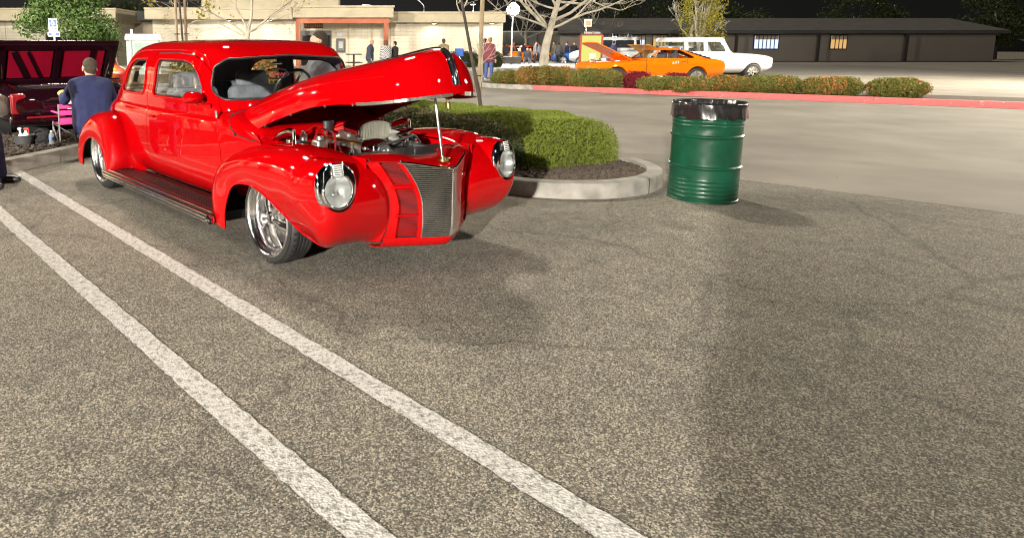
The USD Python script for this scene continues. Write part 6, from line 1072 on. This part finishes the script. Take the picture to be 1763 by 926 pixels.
# pink folding chair
C_ = thing("camp_chair", "pink fabric folding camp chair with pale steel legs beside the rear fender", "chair", (X(121, 9.25), 9.25, 0), 2.2); pk = plain("pink_canvas", (.72, .05, .26), .7, bump=(160, .001)); fr = plain("pale_tube", (.50, .50, .52), .3, .7)
for s in (-1, 1):
    obj("leg", between((-.19, s * .21, 0), (-.20, s * .21, .62), .011), fr, C_); obj("leg", between((.19, s * .21, 0), (.17, s * .21, .36), .011), fr, C_); obj("brace", between((-.19, s * .215, .03), (.18, s * .215, .33), .008), fr, C_); obj("brace", between((.19, s * .205, .03), (-.19, s * .205, .33), .008), fr, C_); obj("armrest", rbox(.36, .035, .02, .008, (-.01, s * .215, .50)), pk, C_)
obj("brace", between((.19, -.21, .03), (.18, .21, .33), .008), fr, C_); obj("seat", thicken(grid([[(-.19 + .38 * t, y, .345 - .03 * math.cos(y / .21 * PI / 2) * math.sin(t * PI)) for y in np.linspace(-.21, .21, 9)] for t in np.linspace(0, 1, 9)]), .006), pk, C_, True)
for z in (.40, .50, .59): obj("back_band", thicken(grid([[(-.20 - .02 * math.cos(y / .21 * PI / 2), y, z + q) for y in np.linspace(-.21, .21, 9)] for q in (-.032, .032)]), .005), pk, C_, True)
# water bottle
W_ = thing("water_bottle", "clear plastic water bottle with a blue label on the kerb edge", "bottle", (X(84, 8.62), 8.62, .11)); clear = mat("clear_plastic", {"lw": ("layer_weight", {"blend": 0.5}), "pw": ("math", {"math_type": "power", "value2": 5.0}), "ma": ("math", {"math_type": "multiply_add", "value2": 0.9, "value3": 0.04}), "t": ("transparent_bsdf", {"color": (.86, .90, .92)}), "g": ("glossy_bsdf", {"roughness": .05}), "m": ("mix_closure", {}), "d": ("diffuse_bsdf", {"color": (.7, .75, .8)}), "m2": ("mix_closure", {"fac": .22})}, [("lw.facing", "pw.value1"), ("pw.value", "ma.value1"), ("ma.value", "m.fac"), ("t.BSDF", "m.closure1"), ("g.BSDF", "m.closure2"), ("m.closure", "m2.closure1"), ("d.BSDF", "m2.closure2")], surface="m2.closure")
pb = [(0, 0), (.028, .0), (.032, .006)] + [(.032 - .002 * (k % 2), .02 + .012 * k) for k in range(8)] + [(.032, .135), (.026, .158), (.014, .175), (.0125, .185)]; obj("bottle_body", fixn(lathe(pb, 28)), clear, W_, 40); obj("label_band", fixn(lathe([(.0328, .075), (.0328, .118)], 28)), plain("label_blue", (.12, .22, .50), .4), W_); obj("bottle_cap", cyl(.015, .016, (0, 0, .190)), M["white"], W_)
# bucket with spray bottles, and a black bag
K_ = thing("cleaning_bucket", "dark grey bucket of cleaning gear on the kerb by the dark car", "bucket", (X(36, 8.66), 8.66, .11)); obj("tub", fixn(lathe([(0, 0), (.10, 0), (.125, .12), (.135, .13), (.135, .14), (.12, .14), (.10, .015), (0, .015)], 28)), plain("bucket_grey", (.06, .06, .065), .5), K_, 30)
S_ = thing("spray_bottle", "white spray bottle with a red trigger standing in the bucket", "bottle", (X(40, 8.66), 8.66, .125)); obj("flask", fixn(lathe([(0, 0), (.045, 0), (.048, .10), (.035, .14), (.015, .165), (.015, .18)], 20)), M["white"], S_, 40); obj("trigger", [rbox(.07, .025, .03, .008, (.01, 0, .20)), rbox(.012, .02, .05, .004, (.04, 0, .17))], plain("trigger_red", (.55, .03, .03), .4), S_)
S2 = thing("spray_flask", "second white flask leaning in the bucket, left of the red trigger", "bottle", (X(32, 8.64), 8.66, .125)); obj("flask", T(fixn(lathe([(0, 0), (.035, 0), (.036, .11), (.012, .15), (.012, .19)], 20)), (0, 0, 0), ry=-.15), M["white"], S2, 40); obj("nozzle", T(rbox(.05, .02, .025, .006, (.0, 0, .205)), (0, 0, 0), ry=-.15), M["white"], S2)
G_ = thing("black_bag", "crumpled black bag on the bed between the bucket and the water bottle", "bag", (X(62, 8.75), 8.8, .10)); m = ball(1, n=4); v = np.array(m.vertices); v *= (1 + .5 * (meshkit.fbm(v * 2.4, 4, 8) - .5))[:, None]; v = v * [.15, .10, .085] + [0, 0, .07]; v[:, 2] = np.maximum(v[:, 2], 0); m.vertices = v; obj("bag", m, BLK, G_, True); obj("bag_strap", sweep([(-.10 + .2 * t, 0, .13 + .07 * math.sin(t * PI)) for t in np.linspace(0, 1, 12)], .012, 6), BLK, G_)
# bench table and blue chair by the building
N_ = thing("picnic_table", "dark metal picnic table left of the man in the printed jacket", "table", (X(609, 33), 33, 0), .1); obj("tabletop", rbox(.75, .6, .05, .02, (0, 0, .98)), M["frame"], N_); [obj("seat", rbox(.75, .22, .04, .015, (0, s * .52, .58)), M["frame"], N_) for s in (-1, 1)]; obj("pedestal", [between((0, 0, 0), (0, 0, .98), .05), between((0, -.52, .56), (0, .52, .56), .025)], M["frame"], N_)
Q_ = thing("folding_chair", "blue canvas folding chair standing by the building's wall", "chair", (X(793, 38), 38, .0), -1.2); bl = plain("blue_canvas", (.03, .12, .48), .7)
for s in (-1, 1): obj("leg", [between((-.25, s * .27, 0), (.22, s * .27, .5), .012), between((.25, s * .27, 0), (-.27, s * .27, 1.2), .012)], M["frame"], Q_)
obj("seat", rbox(.5, .54, .02, .008, (0, 0, .45)), bl, Q_); obj("backrest", T(rbox(.02, .54, .44, .008), (-.25, 0, 1.02), ry=-.12), bl, Q_)
# ------------------------------------------------------------------ far building and shop windows on the right
FB_ = thing("far_shop", "long low dark-roofed shop with lit windows behind the orange coupe", "building", (0, 62, 0)); zr = Z(41, 62); ze = Z(57, 62)
obj("wall", box(X(1700, 62) - X(960, 62), 8, ze, ((X(1700, 62) + X(960, 62)) / 2, 4, ze / 2)), plain("dim_shop_wall", (.16, .14, .12), .8), FB_, smooth=False)
xa, xb = X(955, 60), X(1720, 60); rp = prism([(xa, ze), (xb, ze), (xb, ze + .25), (xa, ze + .25)], -2.2, -2.05, "y"); obj("roof", [grid([[(xa, -2.2, ze + .2), (xb, -2.2, ze + .2)], [(xa + 1, 3, zr + .6), (xb - 1, 3, zr + .6)]]), box(xb - xa, .12, .28, ((xa + xb) / 2, -2.2, ze + .06))], M["roof"], FB_, smooth=False); obj("soffit", box(xb - xa, 2.2, .06, ((xa + xb) / 2, -1.1, ze - .05)), plain("pale_soffit", (.34, .31, .26), .7), FB_)
cool = lit("lit_window_glow", (.62, .72, 1.0), .75); cool2 = lit("bright_window_glow", (.85, .90, 1.0), 1.6); warm_ = lit("amber_window_glow", (.85, .50, .18), .5)
for u0, u1, v0, v1, m in ((1028, 1045, 60, 84, cool), (1048, 1055, 58, 74, cool2), (1059, 1072, 60, 86, cool), (1074, 1077, 58, 86, cool2), (1080, 1103, 62, 86, cool), (1150, 1168, 64, 74, warm_), (1010, 1024, 60, 82, cool2), (1118, 1140, 62, 80, warm_), (1290, 1330, 62, 84, cool), (1420, 1446, 62, 84, warm_)):
    f_ = obj("window", box(X(u1, 62) - X(u0, 62) + .2, .06, Z(v0, 62) - Z(v1, 62) + .2, ((X(u0, 62) + X(u1, 62)) / 2, -.03, (Z(v0, 62) + Z(v1, 62)) / 2)), M["frame"], FB_); obj("pane", box(X(u1, 62) - X(u0, 62), .03, Z(v0, 62) - Z(v1, 62), ((X(u0, 62) + X(u1, 62)) / 2, -.08, (Z(v0, 62) + Z(v1, 62)) / 2)), m, f_)
    n_ = max(1, int((u1 - u0) / 7)); [obj("mullion", box(.06, .05, Z(v0, 62) - Z(v1, 62), (X(u0 + (u1 - u0) * (q + 1) / (n_ + 1), 62), -.11, (Z(v0, 62) + Z(v1, 62)) / 2)), M["frame"], f_) for q in range(n_)]; obj("window_blind", box((X(u1, 62) - X(u0, 62)) * .98, .02, (Z(v0, 62) - Z(v1, 62)) * .3, ((X(u0, 62) + X(u1, 62)) / 2, -.10, Z(v0, 62) - (Z(v0, 62) - Z(v1, 62)) * .15)), M["stain"], f_)
[obj("porch_post", box(.18, .18, ze, (X(u, 60), -2.0, ze / 2)), M["frame"], FB_) for u in (1025, 1078, 1145, 1260, 1400, 1550)]
FW_ = thing("far_wall", "long dim low wall beyond the crowd between the two buildings", "wall", (0, 70, 0)); obj("wall", box(X(1010, 70) - X(845, 70), .4, Z(56, 70), ((X(1010, 70) + X(845, 70)) / 2, 0, Z(56, 70) / 2)), plain("dim_wall", (.14, .14, .13), .9), FW_); obj("coping", box(X(1010, 70) - X(845, 70) + .4, .7, .12, ((X(1010, 70) + X(845, 70)) / 2, 0, Z(56, 70) + .06)), M["stucco"], FW_)
# ================================================================== lamps
def aim(prim, frm, to):
    d = np.asarray(to, float) - np.asarray(frm, float); d /= np.linalg.norm(d); prim.AddRotateZOp().Set(math.degrees(math.atan2(-d[0], d[1]))); prim.AddRotateXOp().Set(math.degrees(math.acos(-d[2])))
def post_lamp(label, x, y, h, to, inten, col=(1, .88, .70), r=.30, name="lot_lamp", arm=0.0):  # every post lamp made here stands out of view
    t = thing(name, label, "street lamp", (x, y, 0)); obj("pole", sweep([(0, 0, 0), (0, 0, h - .1)], [.10, .06], 12), M["steel"], t, True); obj("base", cyl(.22, .6, (0, 0, .3)), M["concrete"], t)
    d = np.array(to, float) - [x, y, h]; az = math.atan2(d[1], d[0]); o = np.array([math.cos(az), math.sin(az), 0]) * .55
    hd3 = obj("lamp_head", T(rbox(.75, .5, .14, .05), o + [0, 0, h], rz=az), M["frame"], t); obj("lamp_arm", between((0, 0, h - .15), o * .4 + [0, 0, h], .035), M["steel"], t)
    L = UsdLux.DiskLight.Define(stage, t + "/light"); p = o + np.array([0, 0, h - .10]); L.AddTranslateOp().Set(Gf.Vec3d(*map(float, p))); aim(L, p + [x, y, 0], to); L.CreateRadiusAttr(r); L.CreateColorAttr(Gf.Vec3f(*col)); L.CreateIntensityAttr(inten / (PI * r * r)); return t
# inten: irradiance at 1 m; E = inten / D^2
post_lamp("unseen tall lamp behind the camera to the left, lighting the front of the coupe", -9.5, -21.0, 6.4, (0.5, 5, .6), KEY_I, (1, .93, .82))  # unseen source of the low front light on the coupe
post_lamp("unseen fill lamp left of the camera, softening the shadows of the coupe", -7.5, -6.0, 9.0, (0.5, 5, .5), FILL_I, (1, .92, .80))  # fill lamp out of view, lightens the shadows ahead of the car
post_lamp("unseen fill lamp right of the camera, weaker than the left one", 10.5, -5.0, 8.5, (1.5, 5, .5), FILL_I * .8, (1, .93, .82))  # second fill lamp, also out of view
post_lamp("unseen tall lamp left of the dark car, lighting it from outside the view", -13.0, 7.0, 7.5, (-6, 13, 1.0), LEFT_I)  # out of view; lights the dark car and the left bed
post_lamp("unseen tall lamp on the left, washing the building front", -15.0, 12.5, 9.0, (0, 43, 2.0), WASH_I, (1, .92, .76))  # unseen, placed to wash the building front
post_lamp("unseen tall lamp on the right, nearer than the red kerb, lighting the far shrubs", 17.0, 6.0, 8.0, (9, 20, .5), 380.0, (1, .92, .78))  # out of view, placed to light the far shrubs
post_lamp("unseen tall lamp on the right beyond the orange coupe, lighting the far lane", 29.0, 22.0, 8.0, (14, 26, .6), RIGHT_I)  # unseen on the right, lights the lane and far island
# visible flood mast
d = 45.0; F_ = thing("flood_mast", "white portable floodlight mast with glaring lamps behind the bare trees", "floodlight", (X(878, d), d, 0)); zl = Z(17, d); obj("mast", sweep([(0, 0, 0), (0, 0, zl - .3)], [.07, .04], 12), M["steel"], F_, True); obj("trailer", rbox(1.2, .8, .5, .06, (0, 0, .45)), M["frame"], F_)
obj("globe", ball(.40, (0, 0, zl), 4), M["flood_lens"], F_, True); obj("globe_frame", [cyl(.12, .10, (0, 0, zl + q)) for q in (-.42, .42)], M["steel"], F_)  # ball is widened to take in the lamp's round glare
L = UsdLux.SphereLight.Define(stage, F_ + "/light"); L.AddTranslateOp().Set(Gf.Vec3d(0, 0, zl)); L.CreateRadiusAttr(.43); L.CreateColorAttr(Gf.Vec3f(.93, .97, 1)); L.CreateIntensityAttr(FLOOD_I / (PI * .185))
# distant street lamps over the roofs
SLb = None
for i, (u, v, dx, d_, lb, on) in enumerate(((621, 13, -1, 58, "lit street lamp above the entrance roof", 1), (696, 2, -1, 62, "dim street lamp on a curved arm above the right wing", 0), (810, 9, -1, 60, "small lit street lamp behind the leaning young tree", 1))):
    s_ = thing("street_lamp", lb, "street lamp", (X(u, d_), d_, 0)); z_ = Z(v, d_); px_ = 1.7 if i < 2 else .05
    obj("pole", sweep([(px_, 0, 0), (px_, 0, z_ - .5)], [.09, .06], 8), M["steel"], s_); obj("lamp_arm", sweep(CubicSpline([0, 1, 2], [(px_, 0, z_ - .5), (px_ * .6, 0, z_ + .1), (0.1, 0, z_ + .14)])(np.linspace(0, 2, 10)), .035, 6), M["steel"], s_); obj("lamp_head", rbox(.55, .3, .12, .04, (0, 0, z_ + .10)), M["frame"], s_)
    if on: obj("lamp_lens", cyl(.20, .04, (0, 0, z_ + .02)), lit("street_glow" if i == 0 else "street_glow_two", (1, 1, .92), 6.0), s_)
